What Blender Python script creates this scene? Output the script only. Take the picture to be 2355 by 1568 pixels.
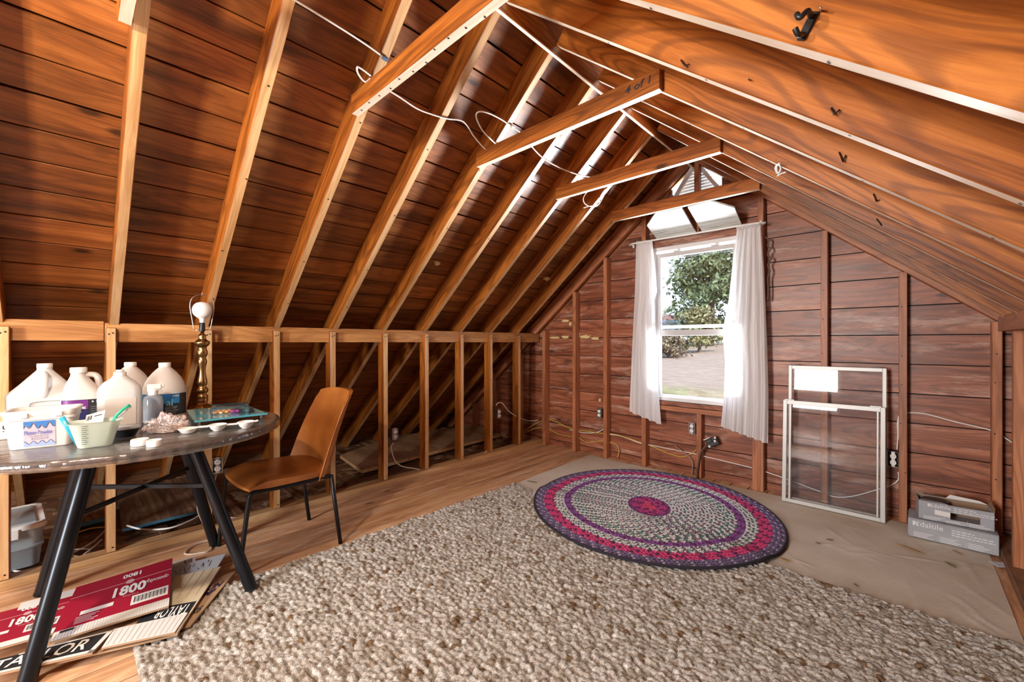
import bpy, bmesh, math, random
import numpy as np
from mathutils import Vector, Matrix, noise
random.seed(7)
SC = bpy.context.scene
COL = SC.collection
for o in list(bpy.data.objects): bpy.data.objects.remove(o)

# ------------------------------------------------------------------ camera
IMG_CX, IMG_CY = 1177.5, 787.0
VP_Y, VP_X = 2090.0, 155.0
FPX = math.sqrt((VP_Y-IMG_CX)*(IMG_CX-VP_X))
YAW = math.atan((VP_Y-IMG_CX)/FPX)
CAMH = 1.2
camd = bpy.data.cameras.new('camera'); cam = bpy.data.objects.new('camera', camd); COL.objects.link(cam)
cam.location = (0, 0, CAMH); cam.rotation_euler = (math.pi/2, 0, YAW)
camd.sensor_width = 36; camd.lens = 36*FPX/2355; camd.shift_y = (IMG_CY-784)/2355
camd.clip_start = .02; camd.clip_end = 300
SC.camera = cam

# ------------------------------------------------------------------ colour management, world, lights
vs = SC.view_settings
vs.view_transform = 'Standard'; vs.look = 'None'; vs.gamma = 1; vs.use_curve_mapping = False
vs.exposure = 0.45
W = bpy.data.worlds.new('sky'); SC.world = W; W.use_nodes = True
_n = W.node_tree.nodes; _l = W.node_tree.links
_bg = _n['Background']
_tc = _n.new('ShaderNodeTexCoord'); _sx = _n.new('ShaderNodeSeparateXYZ'); _rp = _n.new('ShaderNodeValToRGB')
_l.new(_tc.outputs['Generated'], _sx.inputs[0]); _l.new(_sx.outputs['Z'], _rp.inputs[0]); _l.new(_rp.outputs[0], _bg.inputs[0])
_rp.color_ramp.elements[0].position = 0.0; _rp.color_ramp.elements[0].color = (.86, .92, 1, 1)
_rp.color_ramp.elements[1].position = .6; _rp.color_ramp.elements[1].color = (.42, .63, 1, 1)
_bg.inputs[1].default_value = 1.15

def light(name, kind, loc, energy, color, **kw):
    d = bpy.data.lights.new(name, kind); d.energy = energy; d.color = color
    for k, v in kw.items(): setattr(d, k, v)
    o = bpy.data.objects.new(name, d); COL.objects.link(o); o.location = loc
    return o
def aim(o, target):
    o.rotation_euler = (Vector(target)-o.location).to_track_quat('-Z', 'Y').to_euler()
sun = light('sun', 'SUN', (6, -4, 9), 4.2, (1, .95, .87), angle=.02)
aim(sun, Vector(sun.location)+Vector((-.62, .42, -.66)))
# daylight entering by the rear gable window (behind the camera)
L_rear = light('daylight_rear_window', 'AREA', (-1.40, -3.02, 1.42), 165, (1, .99, .98), shape='RECTANGLE', size=.72, size_y=1.30)
aim(L_rear, (-1.40, 0, 1.42))
# area lamp added out of sight below the sill, standing for ground-bounced daylight
L_front = light('front_daylight_standin', 'AREA', (-1.38, 6.4, -.40), 1700, (.96, .98, 1), shape='RECTANGLE', size=2.6, size_y=1.0)
aim(L_front, (-1.40, 3.4, 1.60))

# ------------------------------------------------------------------ pixel -> world
_s, _c = math.sin(YAW), math.cos(YAW)
def ray(u, v):
    a = (u-IMG_CX)/FPX; b = -(v-IMG_CY)/FPX
    return Vector((-_s+a*_c, _c+a*_s, b))
EYE = Vector((0, 0, CAMH))
def AZ(u, v, z=0.0): r = ray(u, v); return EYE+r*((z-CAMH)/r.z)
def AX(u, v, x): r = ray(u, v); return EYE+r*(x/r.x)
def AY(u, v, y): r = ray(u, v); return EYE+r*(y/r.y)
def PL(u, v, p, n): r = ray(u, v); return EYE+r*((Vector(p)-EYE).dot(n)/r.dot(n))

# ------------------------------------------------------------------ material helpers
class NT:
    def __init__(s, name):
        s.m = bpy.data.materials.new(name); s.m.use_nodes = True
        s.t = s.m.node_tree; s.n = s.t.nodes; s.b = s.n['Principled BSDF']; s.out = s.n['Material Output']
    def node(s, typ, ins=None, **kw):
        k = s.n.new('ShaderNode'+typ)
        for a, v in kw.items(): setattr(k, a, v)
        if ins:
            for a, v in ins.items(): s.put(k.inputs[a], v)
        return k
    def put(s, sock, v):
        if isinstance(v, bpy.types.NodeSocket): s.t.links.new(v, sock)
        elif isinstance(v, bpy.types.Node): s.t.links.new(v.outputs[0], sock)
        else:
            if isinstance(v, (tuple, list)) and sock.type == 'RGBA' and len(v) == 3: v = (*v, 1)
            sock.default_value = v
    def math(s, op, a, b=0.0, c=None, clamp=False):
        k = s.node('Math', operation=op, use_clamp=clamp); s.put(k.inputs[0], a); s.put(k.inputs[1], b)
        if c is not None: s.put(k.inputs[2], c)
        return k.outputs[0]
    def mix(s, f, a, b, blend='MIX'):
        k = s.node('Mix', data_type='RGBA', blend_type=blend)
        s.put(k.inputs[0], f); s.put(k.inputs[6], a); s.put(k.inputs[7], b); return k.outputs[2]
    def ramp(s, f, stops):
        k = s.node('ValToRGB'); e = k.color_ramp.elements
        while len(e) < len(stops): e.new(.5)
        for q, (p, c) in zip(e, stops):
            q.position = p; q.color = (*c, 1) if len(c) == 3 else c
        s.put(k.inputs[0], f); return k.outputs[0]
    def noise(s, vec, scale, detail=3, rough=.55, dist=0):
        k = s.node('TexNoise', {'Scale': scale, 'Detail': detail, 'Roughness': rough, 'Distortion': dist})
        s.put(k.inputs['Vector'], vec); return k.outputs[0]
    def mapping(s, vec, scale=(1, 1, 1), loc=(0, 0, 0)):
        k = s.node('Mapping'); s.put(k.inputs['Vector'], vec); s.put(k.inputs['Scale'], scale); s.put(k.inputs['Location'], loc); return k.outputs[0]
    def bump(s, h, strength=.3, dist=.01):
        k = s.node('Bump', {'Strength': strength, 'Distance': dist, 'Height': h}); s.t.links.new(k.outputs[0], s.b.inputs['Normal'])
    def set(s, **kw):
        for a, v in kw.items(): s.put(s.b.inputs[a.replace('_', ' ')], v)
        return s.m

def srgb(r, g, b):
    f = lambda x: (x/255/12.92) if x/255 <= .04045 else ((x/255+.055)/1.055)**2.4
    return (f(r), f(g), f(b))
_pc = {}
def plain(name, col, rough=.5, metal=0.0, spec=.5, coat=0.0):
    if name in _pc: return _pc[name]
    n = NT(name); n.set(Base_Color=col, Roughness=rough, Metallic=metal)
    n.b.inputs['Specular IOR Level'].default_value = spec
    if coat: n.b.inputs['Coat Weight'].default_value = coat; n.b.inputs['Coat Roughness'].default_value = .1
    _pc[name] = n.m; return n.m

def wood(name, dark, mid, light_, rough=.42, knots=.5, pale=0.0, pale_col=(.75, .6, .5), gy=16.0, vary=.25, bump=.25, stain=0.0, coat=0.0, swz=False, rings=.45):
    n = NT(name)
    tc = n.node('TexCoord'); oi = n.node('ObjectInfo')
    off = n.math('MULTIPLY', oi.outputs['Random'], 37.0)
    cmb = n.node('CombineXYZ', {0: off, 1: n.math('MULTIPLY', off, 1.7), 2: n.math('MULTIPLY', off, .6)})
    va = n.node('VectorMath', operation='ADD'); 
    src = tc.outputs['Object']
    if swz:
        sp = n.node('SeparateXYZ', {0: src}); src = n.node('CombineXYZ', {0: sp.outputs[0], 1: sp.outputs[2], 2: sp.outputs[1]}).outputs[0]
    n.put(va.inputs[0], src); n.put(va.inputs[1], cmb.outputs[0])
    P = va.outputs[0]
    warp = n.noise(n.mapping(P, (1.1, 3.0, 3.0)), 1.0, 2)
    wv = n.node('VectorMath', operation='MULTIPLY'); n.put(wv.inputs[0], n.node('CombineXYZ', {0: 0.0, 1: warp, 2: warp}).outputs[0]); wv.inputs[1].default_value = (0, .10, .10)
    pa = n.node('VectorMath', operation='ADD'); n.put(pa.inputs[0], P); n.put(pa.inputs[1], wv.outputs[0])
    g1 = n.noise(n.mapping(pa.outputs[0], (.9, gy, gy)), 1.0, 5, .62)
    g2 = n.noise(n.mapping(pa.outputs[0], (4, gy*9, gy*9)), 1.0, 2, .5)
    g = n.math('ADD', n.math('MULTIPLY', g1, .78), n.math('MULTIPLY', g2, .22))
    col = n.ramp(g, [(.34, dark), (.5, mid), (.66, light_)])
    if rings:                                                # cathedral figure: contour lines of a slow noise
        rn = n.noise(n.mapping(pa.outputs[0], (.75, 5.5, 5.5)), 1.0, 1, .4)
        rs = n.math('SINE', n.math('MULTIPLY', rn, 95.0))
        rf = n.ramp(n.math('ADD', n.math('MULTIPLY', rs, .5), .5), [(.55, (0, 0, 0)), (.95, (1, 1, 1))])
        col = n.mix(n.math('MULTIPLY', rf, rings), col, tuple(.8*c for c in dark))
    # board to board variation
    v = n.math('ADD', n.math('MULTIPLY', oi.outputs['Random'], vary*2), 1-vary)
    big = n.noise(n.mapping(P, (.8, 2.5, 2.5)), 1.0, 2)
    v2 = n.math('MULTIPLY', v, n.math('ADD', n.math('MULTIPLY', big, .5), .75))
    col = n.mix(1.0, col, n.node('CombineColor', {0: v2, 1: v2, 2: v2}).outputs[0], 'MULTIPLY')
    if pale:
        pn = n.noise(n.mapping(P, (1.6, 9, 9)), 1.0, 6, .75)
        pf = n.ramp(pn, [(.54, (0, 0, 0)), (.68, (1, 1, 1))])
        col = n.mix(n.math('MULTIPLY', pf, pale), col, pale_col)
    if stain:
        sn = n.noise(n.mapping(P, (2.2, 5, 5), (3, 1, 7)), 1.0, 4, .7)
        sf = n.ramp(sn, [(.56, (0, 0, 0)), (.72, (1, 1, 1))])
        col = n.mix(n.math('MULTIPLY', sf, stain), col, tuple(c*.25 for c in dark))
    if knots:
        vo = n.node('TexVoronoi', {'Scale': 1.0, 'Randomness': 1.0}, voronoi_dimensions='3D')
        n.put(vo.inputs['Vector'], n.mapping(P, (2.3, 5.6, 5.6)))
        kn = n.math('ADD', vo.outputs['Distance'], n.math('MULTIPLY', n.math('SUBTRACT', warp, .5), .06))
        sel = n.math('GREATER_THAN', n.node('SeparateColor', {0: vo.outputs['Color']}).outputs[0], 1-knots)
        kf = n.ramp(kn, [(.05, (1, 1, 1)), (.115, (0, 0, 0))])
        col = n.mix(n.math('MULTIPLY', n.math('MULTIPLY', kf, sel), .85), col, tuple(c*.22 for c in dark))
    n.set(Base_Color=col, Roughness=n.math('ADD', n.math('MULTIPLY', g1, .25), rough-.12))
    if coat: n.b.inputs['Coat Weight'].default_value = coat; n.b.inputs['Coat Roughness'].default_value = .25
    n.bump(g, bump, .004)
    return n.m

def glass_mat(name, tint=(1, 1, 1), gloss=.9, dirt=0.0, rough=.02, trans=1.0):
    n = NT(name); n.n.remove(n.b)
    tr = n.node('BsdfTransparent', {'Color': tint}); gl = n.node('BsdfGlossy', {'Color': (1, 1, 1), 'Roughness': rough})
    fr = n.node('Fresnel', {'IOR': 1.5}); mx = n.node('MixShader')
    n.put(mx.inputs[0], n.math('MULTIPLY', fr.outputs[0], gloss)); n.put(mx.inputs[1], tr.outputs[0]); n.put(mx.inputs[2], gl.outputs[0])
    last = mx.outputs[0]
    if dirt:
        tc = n.node('TexCoord')
        sc = n.noise(n.mapping(tc.outputs['Object'], (2.2, 2.2, 7)), 1.0, 6, .7, .6)
        f = n.ramp(sc, [(.5, (0, 0, 0)), (.75, (1, 1, 1))])
        df = n.node('BsdfDiffuse', {'Color': (.85, .88, .92)}); m2 = n.node('MixShader')
        n.put(m2.inputs[0], n.math('ADD', n.math('MULTIPLY', f, dirt), dirt*.18)); n.put(m2.inputs[1], last); n.put(m2.inputs[2], df.outputs[0]); last = m2.outputs[0]
    n.t.links.new(last, n.out.inputs[0]); return n.m

def sheer(name, col, transl=.5, transp=.15, rough=.5, gloss=0.0):
    n = NT(name); n.n.remove(n.b)
    d = n.node('BsdfDiffuse', {'Color': col}); t = n.node('BsdfTranslucent', {'Color': col}); m = n.node('MixShader', {0: transl})
    n.put(m.inputs[1], d.outputs[0]); n.put(m.inputs[2], t.outputs[0])
    tr = n.node('BsdfTransparent'); m2 = n.node('MixShader', {0: transp}); n.put(m2.inputs[1], m.outputs[0]); n.put(m2.inputs[2], tr.outputs[0])
    last = m2.outputs[0]
    if gloss:
        g = n.node('BsdfGlossy', {'Roughness': rough}); fr = n.node('Fresnel', {'IOR': 1.45}); m3 = n.node('MixShader')
        n.put(m3.inputs[0], n.math('MULTIPLY', fr.outputs[0], gloss)); n.put(m3.inputs[1], last); n.put(m3.inputs[2], g.outputs[0]); last = m3.outputs[0]
    n.t.links.new(last, n.out.inputs[0]); return n.m

# woods
W_ROOF = wood('roof_board_wood', (.10, .030, .007), (.29, .094, .020), (.42, .158, .038), rough=.36, knots=.98, vary=.26, bump=.3, stain=.45, rings=.28)
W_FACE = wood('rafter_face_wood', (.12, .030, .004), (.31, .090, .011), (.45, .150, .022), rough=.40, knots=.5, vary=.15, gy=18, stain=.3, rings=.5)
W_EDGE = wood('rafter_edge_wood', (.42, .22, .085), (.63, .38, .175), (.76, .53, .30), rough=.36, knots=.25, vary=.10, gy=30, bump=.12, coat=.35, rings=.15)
W_EDGE_SHEEN = wood('pale_edge_sheen_wood', (.68, .54, .38), (.84, .73, .58), (.90, .82, .70), rough=.34, knots=.15, vary=.06, gy=30, bump=.10, coat=.6, rings=.06)  # pale edge wood whitened further: window sheen put into the base colour
W_GABLE = wood('gable_board_wood', (.11, .032, .015), (.28, .088, .042), (.40, .15, .078), rough=.40, knots=.55, vary=.16, pale=.55, pale_col=(.66, .46, .37), stain=.6, swz=True)
W_PLATE = wood('plate_wood', (.30, .125, .04), (.50, .235, .082), (.62, .34, .14), rough=.42, knots=.5, vary=.08, gy=20, rings=.35)
W_GSTUD = wood('gable_stud_wood', (.24, .075, .03), (.40, .145, .06), (.50, .21, .10), rough=.45, knots=.3, vary=.1, gy=24)
W_FLOOR = wood('floor_plank_wood', (.36, .17, .08), (.64, .36, .19), (.78, .52, .33), rough=.5, knots=.6, vary=.12, pale=.5, pale_col=(.82, .68, .55), stain=.4, rings=.3)
W_DARK = wood('old_dark_wood', (.08, .035, .015), (.17, .08, .04), (.26, .14, .08), rough=.6, knots=.3, vary=.2, stain=.4)
W_PLY = wood('plywood', (.26, .15, .08), (.40, .25, .15), (.5, .34, .22), rough=.6, knots=.2, vary=.1, gy=6)
M_BLACKVOID = plain('black_backing', (.012, .009, .007), .9)
M_WHITE = plain('white_paint', (.80, .80, .79), .45)
M_WHITEPL = plain('white_plastic', (.86, .86, .84), .35)
M_STEEL = plain('steel', (.62, .62, .62), .3, 1.0)
M_BLACK = plain('black_plastic', (.012, .013, .015), .4)

# ------------------------------------------------------------------ object helpers
def keep(o, parent):
    if parent is not None:
        o.parent = parent; o.matrix_parent_inverse = parent.matrix_basis.inverted()
    return o
def tag(o, label=None, cat=None, group=None, kind=None):
    if label: o['label'] = label
    if cat: o['category'] = cat
    if group: o['group'] = group
    if kind: o['kind'] = kind
    return o
def thing(name, label, cat, loc=(0, 0, 0), group=None, rz=0.0):
    o = bpy.data.objects.new(name, None); COL.objects.link(o); o.location = loc; o.rotation_euler = (0, 0, rz); o.empty_display_size = .1
    return tag(o, label, cat, group)
def struct(name, label, cat='wall'):
    o = bpy.data.objects.new(name, None); COL.objects.link(o)
    return tag(o, label, cat, None, 'structure')
def addobj(name, me, parent=None, mats=(), M=None):
    for m in mats: me.materials.append(m)
    o = bpy.data.objects.new(name, me); COL.objects.link(o)
    if M is not None: o.matrix_basis = M
    return keep(o, parent)
def mesh(name, V, F, mat, parent=None, smooth=False, M=None, fm=None):
    me = bpy.data.meshes.new(name); me.from_pydata([tuple(v) for v in V], [], F)
    mats = mat if isinstance(mat, (list, tuple)) else [mat]
    if fm is not None: me.polygons.foreach_set('material_index', fm)
    if smooth: me.polygons.foreach_set('use_smooth', [True]*len(me.polygons))
    me.update()
    return addobj(name, me, parent, mats, M)
def frombm(name, bm, mat, parent=None, smooth=False, M=None, auto=False):
    me = bpy.data.meshes.new(name); bmesh.ops.recalc_face_normals(bm, faces=bm.faces); bm.to_mesh(me); bm.free()
    if smooth: me.polygons.foreach_set('use_smooth', [True]*len(me.polygons))
    mats = mat if isinstance(mat, (list, tuple)) else [mat]
    o = addobj(name, me, parent, mats, M)
    if auto:
        me.set_sharp_from_angle(angle=math.radians(35))
    return o
def bbox(bm, c, s, M=None, bev=0.0, seg=1):
    r = bmesh.ops.create_cube(bm, size=1.0); vs_ = r['verts']
    bmesh.ops.scale(bm, vec=Vector(s), verts=vs_); bmesh.ops.translate(bm, vec=Vector(c), verts=vs_)
    if bev:
        es = list({e for v in vs_ for e in v.link_edges})
        rr = bmesh.ops.bevel(bm, geom=es, offset=bev, segments=seg, affect='EDGES', profile=.6)
        vs_ = list({v for f in rr['faces'] for v in f.verts} | {v for v in vs_ if v.is_valid})
    if M is not None: bmesh.ops.transform(bm, matrix=M, verts=vs_)
    return vs_
_beamcache = {}
def beam(name, a, b, w, t, mats, parent, up=(0, 0, 1), pale=(), bev=.003):
    """timber from a to b (centre line). local X runs along it, w across (local Y), t along 'up' (local Z).
    faces whose local axis is named in pale ('-Z','+Y',...) take the second material"""
    a, b = Vector(a), Vector(b); X = b-a; L = X.length; X.normalize(); Zv = Vector(up); Zv = (Zv-X*Zv.dot(X)).normalized(); Yv = Zv.cross(X)
    key = (round(L, 3), round(w, 4), round(t, 4), tuple(m.name for m in mats), tuple(pale), bev)
    me = _beamcache.get(key)
    if me is None:
        bm = bmesh.new(); bbox(bm, (0, 0, 0), (L, w, t), bev=bev)
        bmesh.ops.recalc_face_normals(bm, faces=bm.faces)
        me = bpy.data.meshes.new(name); bm.to_mesh(me); bm.free()
        for m in mats: me.materials.append(m)
        for p in me.polygons:
            for q in pale:
                ax = 'XYZ'.index(q[1]); sg = 1 if q[0] == '+' else -1
                if p.normal[ax]*sg > .9: p.material_index = 1
        _beamcache[key] = me
    M = Matrix((X, Yv, Zv)).transposed().to_4x4(); M.translation = (a+b)/2
    o = bpy.data.objects.new(name, me); COL.objects.link(o); o.matrix_basis = M
    return keep(o, parent)
def prism(name, poly, ext, mats, parent, M=None, fm_front=None):
    """planar polygon poly extruded by vector ext"""
    P = [Vector(p) for p in poly]; n = len(P); e = Vector(ext)
    V = P+[p+e for p in P]
    F = [tuple(range(n)), tuple(range(2*n-1, n-1, -1))]+[(i, i+n, (i+1) % n+n, (i+1) % n) for i in range(n)]
    bm = bmesh.new(); vs_ = [bm.verts.new(v) for v in V]
    for f in F: bm.faces.new([vs_[i] for i in f])
    return frombm(name, bm, mats, parent, M=M)
def smoothpath(P, sub=6, closed=False):
    P = [Vector(p) for p in P]; n = len(P); out = []
    rng = range(n) if closed else range(n-1)
    for i in rng:
        p0 = P[i-1] if (i > 0 or closed) else P[0]; p1 = P[i]; p2 = P[(i+1) % n]; p3 = P[(i+2) % n] if (closed or i+2 < n) else P[-1]
        for k in range(sub):
            t = k/sub
            out.append(.5*((2*p1)+(-p0+p2)*t+(2*p0-5*p1+4*p2-p3)*t*t+(-p0+3*p1-3*p2+p3)*t**3))
    if not closed: out.append(P[-1])
    return out
def tubeVF(P, r, seg=8, closed=False, flat=1.0):
    P = [Vector(p) for p in P]; n = len(P); V = []; F = []
    rr = r if callable(r) else (lambda t: r)
    N = None
    for i, p in enumerate(P):
        T = (P[(i+1) % n]-P[i-1]) if closed else (P[min(i+1, n-1)]-P[max(i-1, 0)])
        if T.length < 1e-9: T = Vector((0, 0, 1))
        T.normalize()
        if N is None:
            N = Vector((0, 0, 1)) if abs(T.z) < .9 else Vector((1, 0, 0))
        N = (N-T*N.dot(T)).normalized(); B = T.cross(N)
        R = rr(i/max(1, n-1))
        for k in range(seg):
            a = 2*math.pi*k/seg; V.append(p+N*math.cos(a)*R*flat+B*math.sin(a)*R)
    m = n if closed else n-1
    for i in range(m):
        for k in range(seg):
            a = i*seg+k; b = i*seg+(k+1) % seg; j = (i+1) % n
            F.append((a, b, j*seg+(k+1) % seg, j*seg+k))
    if not closed:
        F.append(tuple(range(seg-1, -1, -1))); F.append(tuple((n-1)*seg+k for k in range(seg)))
    return V, F
def tube(name, P, r, mat, parent=None, seg=8, sub=0, closed=False, flat=1.0):
    if sub: P = smoothpath(P, sub, closed)
    V, F = tubeVF(P, r, seg, closed, flat)
    return mesh(name, V, F, mat, parent, smooth=True)
def lathe(name, prof, mat, parent=None, seg=28, loc=(0, 0, 0), rot=None, smooth=True, sharp=True):
    V = []; F = []
    for (r, z) in prof:
        for k in range(seg):
            a = 2*math.pi*k/seg; V.append(Vector((r*math.cos(a), r*math.sin(a), z)))
    for i in range(len(prof)-1):
        for k in range(seg):
            F.append((i*seg+k, i*seg+(k+1) % seg, (i+1)*seg+(k+1) % seg, (i+1)*seg+k))
    if prof[0][0] > 1e-6: F.append(tuple(range(seg-1, -1, -1)))
    if prof[-1][0] > 1e-6: F.append(tuple((len(prof)-1)*seg+k for k in range(seg)))
    M = Matrix.Translation(loc)
    if rot is not None: M = M @ rot
    o = mesh(name, V, F, mat, parent, smooth=smooth, M=M)
    if smooth and sharp: o.data.set_sharp_from_angle(angle=math.radians(50))
    return o
def rrect(hx, hy, r, n=5):
    pts = []
    for cx, cy, a0 in ((hx-r, hy-r, 0), (-hx+r, hy-r, 90), (-hx+r, -hy+r, 180), (hx-r, -hy+r, 270)):
        for k in range(n+1):
            a = math.radians(a0+90*k/n); pts.append((cx+r*math.cos(a), cy+r*math.sin(a)))
    return pts
def loft(name, rings, mat, parent=None, caps=(True, True), smooth=True, M=None, sharp=45):
    """rings: list of lists of 3D points, equal length"""
    n = len(rings[0]); V = [Vector(p) for r in rings for p in r]; F = []
    for i in range(len(rings)-1):
        for k in range(n): F.append((i*n+k, i*n+(k+1) % n, (i+1)*n+(k+1) % n, (i+1)*n+k))
    if caps[0]: F.append(tuple(range(n-1, -1, -1)))
    if caps[1]: F.append(tuple((len(rings)-1)*n+k for k in range(n)))
    o = mesh(name, V, F, mat, parent, smooth=smooth, M=M)
    if smooth: o.data.set_sharp_from_angle(angle=math.radians(sharp))
    return o
def rloft(name, spec, mat, parent=None, caps=(True, True), M=None, sharp=45, n=5):
    """spec: (z, hx, hy, r[, ox, oy])"""
    rings = []
    for q in spec:
        z, hx, hy, r = q[:4]; ox, oy = (q[4], q[5]) if len(q) > 4 else (0, 0)
        rings.append([(x+ox, y+oy, z) for x, y in rrect(hx, hy, min(r, hx*.999, hy*.999), n)])
    return loft(name, rings, mat, parent, caps, M=M, sharp=sharp)
_fcache = {}
def textmesh(txt, shear=0.0, bold=0.0):
    key = (txt, shear, bold)
    if key in _fcache: return _fcache[key]
    cu = bpy.data.curves.new('lettering', 'FONT'); cu.body = txt; cu.shear = shear; cu.offset = bold; cu.resolution_u = 2
    o = bpy.data.objects.new('lettering_tmp', cu); COL.objects.link(o)
    dg = bpy.context.evaluated_depsgraph_get(); me = bpy.data.meshes.new_from_object(o.evaluated_get(dg))
    V = [v.co.copy() for v in me.vertices]; F = [tuple(p.vertices) for p in me.polygons]
    bpy.data.objects.remove(o); bpy.data.curves.remove(cu); bpy.data.meshes.remove(me)
    x0 = min(v.x for v in V); x1 = max(v.x for v in V); y0 = min(v.y for v in V); y1 = max(v.y for v in V)
    V = [((v.x-x0)/(x1-x0), (v.y-y0)/(y1-y0)) for v in V]
    _fcache[key] = (V, F); return V, F
def letter(txt, org, xv, yv, mat, parent, lift=.0015, shear=0.0, bold=0.0, name='lettering', curve=None):
    """lettering laid on a surface: org = lower left corner, xv = vector over its width, yv = vector over its height"""
    V, F = textmesh(txt, shear, bold); org, xv, yv = Vector(org), Vector(xv), Vector(yv); n = xv.cross(yv).normalized()*lift
    if curve: return mesh(name, [curve(x, y) for x, y in V], F, mat, parent)
    return mesh(name, [org+xv*x+yv*y+n for x, y in V], F, mat, parent)
def patch(name, org, xv, yv, mat, parent, lift=.001, poly=None):
    """flat print on a surface, poly in 0..1 coordinates"""
    org, xv, yv = Vector(org), Vector(xv), Vector(yv); n = xv.cross(yv).normalized()*lift
    poly = poly or [(0, 0), (1, 0), (1, 1), (0, 1)]
    return mesh(name, [org+xv*x+yv*y+n for x, y in poly], [tuple(range(len(poly)))], mat, parent)
def copytree(o, parent=None):
    c = o.copy(); COL.objects.link(c)
    if parent is not None: c.parent = parent
    for ch in list(o.children): copytree(ch, c)
    return c

# ================================================================== STRUCTURE
SL = .835; SLN = math.sqrt(1+SL*SL); RX = -1.40            # roof pitch, ridge position
def rz_l(x): return 1.30+SL*(x+3.22)                        # underside of left rafters
def rz_r(x): return 1.30+SL*(.42-x)
NL = Vector((SL, 0, -1)).normalized(); NR = Vector((-SL, 0, -1)).normalized()    # into the room
DL = Vector((1, 0, SL)).normalized(); DR = Vector((-1, 0, SL)).normalized()      # up the slope
RD, RW = .142, .043                                         # rafter depth and width
Y0, Y1 = -3.05, 3.93
RY = [.179+.4145*k for k in range(-8, 10)]                  # rafter centres
GF = 3.905                                                  # face of gable boards

ceil_l = struct('ceiling_left', 'left roof slope of orange brown boards on bare rafters', 'ceiling')
ceil_r = struct('ceiling_right', 'right roof slope of boards with deep bare rafters', 'ceiling')
ridge_pt = lambda x, y, z: Vector((x, y, z))
EAVE = -4.95
for y in RY:
    # left rafter
    a = Vector((EAVE, y, rz_l(EAVE))); b = Vector((RX-.012, y, rz_l(RX-.012)))
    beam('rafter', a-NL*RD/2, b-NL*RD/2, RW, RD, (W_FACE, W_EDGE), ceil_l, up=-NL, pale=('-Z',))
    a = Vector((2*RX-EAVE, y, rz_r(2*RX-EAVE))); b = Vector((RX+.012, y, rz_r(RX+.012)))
    beam('rafter', a-NR*RD/2, b-NR*RD/2, RW, RD, (W_FACE, W_EDGE_SHEEN), ceil_r, up=-NR, pale=('-Z',))
# roof boards, one object a course and length
PITCH = .1475
ytop = rz_l(RX)+RD*SLN
for side in (0, 1):
    par = ceil_l if side == 0 else ceil_r; D = DL if side == 0 else DR; Nn = NL if side == 0 else NR
    top = Vector((RX, 0, ytop))
    for k in range(0, 31):
        s0 = -.0155-PITCH*k; s1 = s0-PITCH+random.uniform(.005, .011)
        c = top+D*((s0+s1)/2)-Nn*(.010+random.uniform(0, .003))
        cuts = [Y0, random.choice(RY[3:8]+RY[12:15]), Y1] if k % 3 else [Y0, Y1]
        for q in range(len(cuts)-1):
            g = .002 if q else 0
            beam('roof_board', (c.x, cuts[q]+g, c.z), (c.x, cuts[q+1], c.z), abs(s1-s0), .018, (W_ROOF,), par, up=-Nn, bev=.002)
    # dark slab added above the boards to keep light out of their gaps
    c = top+D*(-2.3)-Nn*.035
    beam('light_block_slab', (c.x, Y0, c.z), (c.x, Y1+.1, c.z), 4.7, .02, (M_BLACKVOID,), par, up=-Nn, bev=0)
beam('ridge_board', (RX, Y0, 2.88), (RX, GF-.01, 2.88), .022, .25, (W_FACE, W_EDGE_SHEEN), ceil_l, pale=('-Z',))
# collar ties on every second rafter
for y in [RY[8]+.4145*2*k for k in (-3, -2, -1, 0, 1, 2, 3, 4)]:
    yy = y-RW/2-.021
    dx = random.uniform(-.02, .02)
    beam('collar_tie', (-1.985+dx, yy, 2.355), (-.785+dx, yy, 2.355), .040, .092, (W_FACE, W_EDGE_SHEEN), ceil_l, pale=('-Z',))

# ---------------- floor
floor = struct('floor', 'bare attic floor of worn tan planks along the kneewall', 'floor')
xk = -3.235
k = 0
while xk < 1.2:
    w = .131
    if xk < -1.6 or k % 1 == 0:
        beam('floor_plank', (xk+w/2, Y0, -.0125), (xk+w/2, GF, -.0125), w-.004, .025, (W_FLOOR,), floor, bev=.002)
    xk += .134; k += 1
    if xk > .55: break
beam('subfloor', (-1.35, Y0, -.04), (-1.35, GF, -.04), 7.2, .02, (W_DARK,), floor, bev=0)

# ---------------- left kneewall
wl = struct('wall_left', 'open left kneewall of bare studs and plates')
SX = -3.19
SY = [.152+.4145*k for k in range(-7, 10)]
SYM = {0: -.215, 1: .165, 2: .607, 3: 1.00, 4: 1.392, 5: 1.835, 6: 2.25, 7: 2.665, 8: 3.06, 9: 3.50}
studs_l = [SYM[k] for k in SYM]+[-.215-.4145*k for k in range(1, 7)]
for y in studs_l:
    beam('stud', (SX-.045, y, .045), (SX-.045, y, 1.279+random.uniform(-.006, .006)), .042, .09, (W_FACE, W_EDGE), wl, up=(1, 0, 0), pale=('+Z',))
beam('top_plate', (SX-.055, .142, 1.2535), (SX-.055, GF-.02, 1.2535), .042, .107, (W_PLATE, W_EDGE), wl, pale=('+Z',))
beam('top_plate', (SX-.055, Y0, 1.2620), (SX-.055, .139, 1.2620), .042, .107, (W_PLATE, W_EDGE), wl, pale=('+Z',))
beam('bottom_plate', (SX-.030, Y0, .0225), (SX-.030, GF-.02, .0225), .10, .044, (W_EDGE,), wl)

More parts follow.
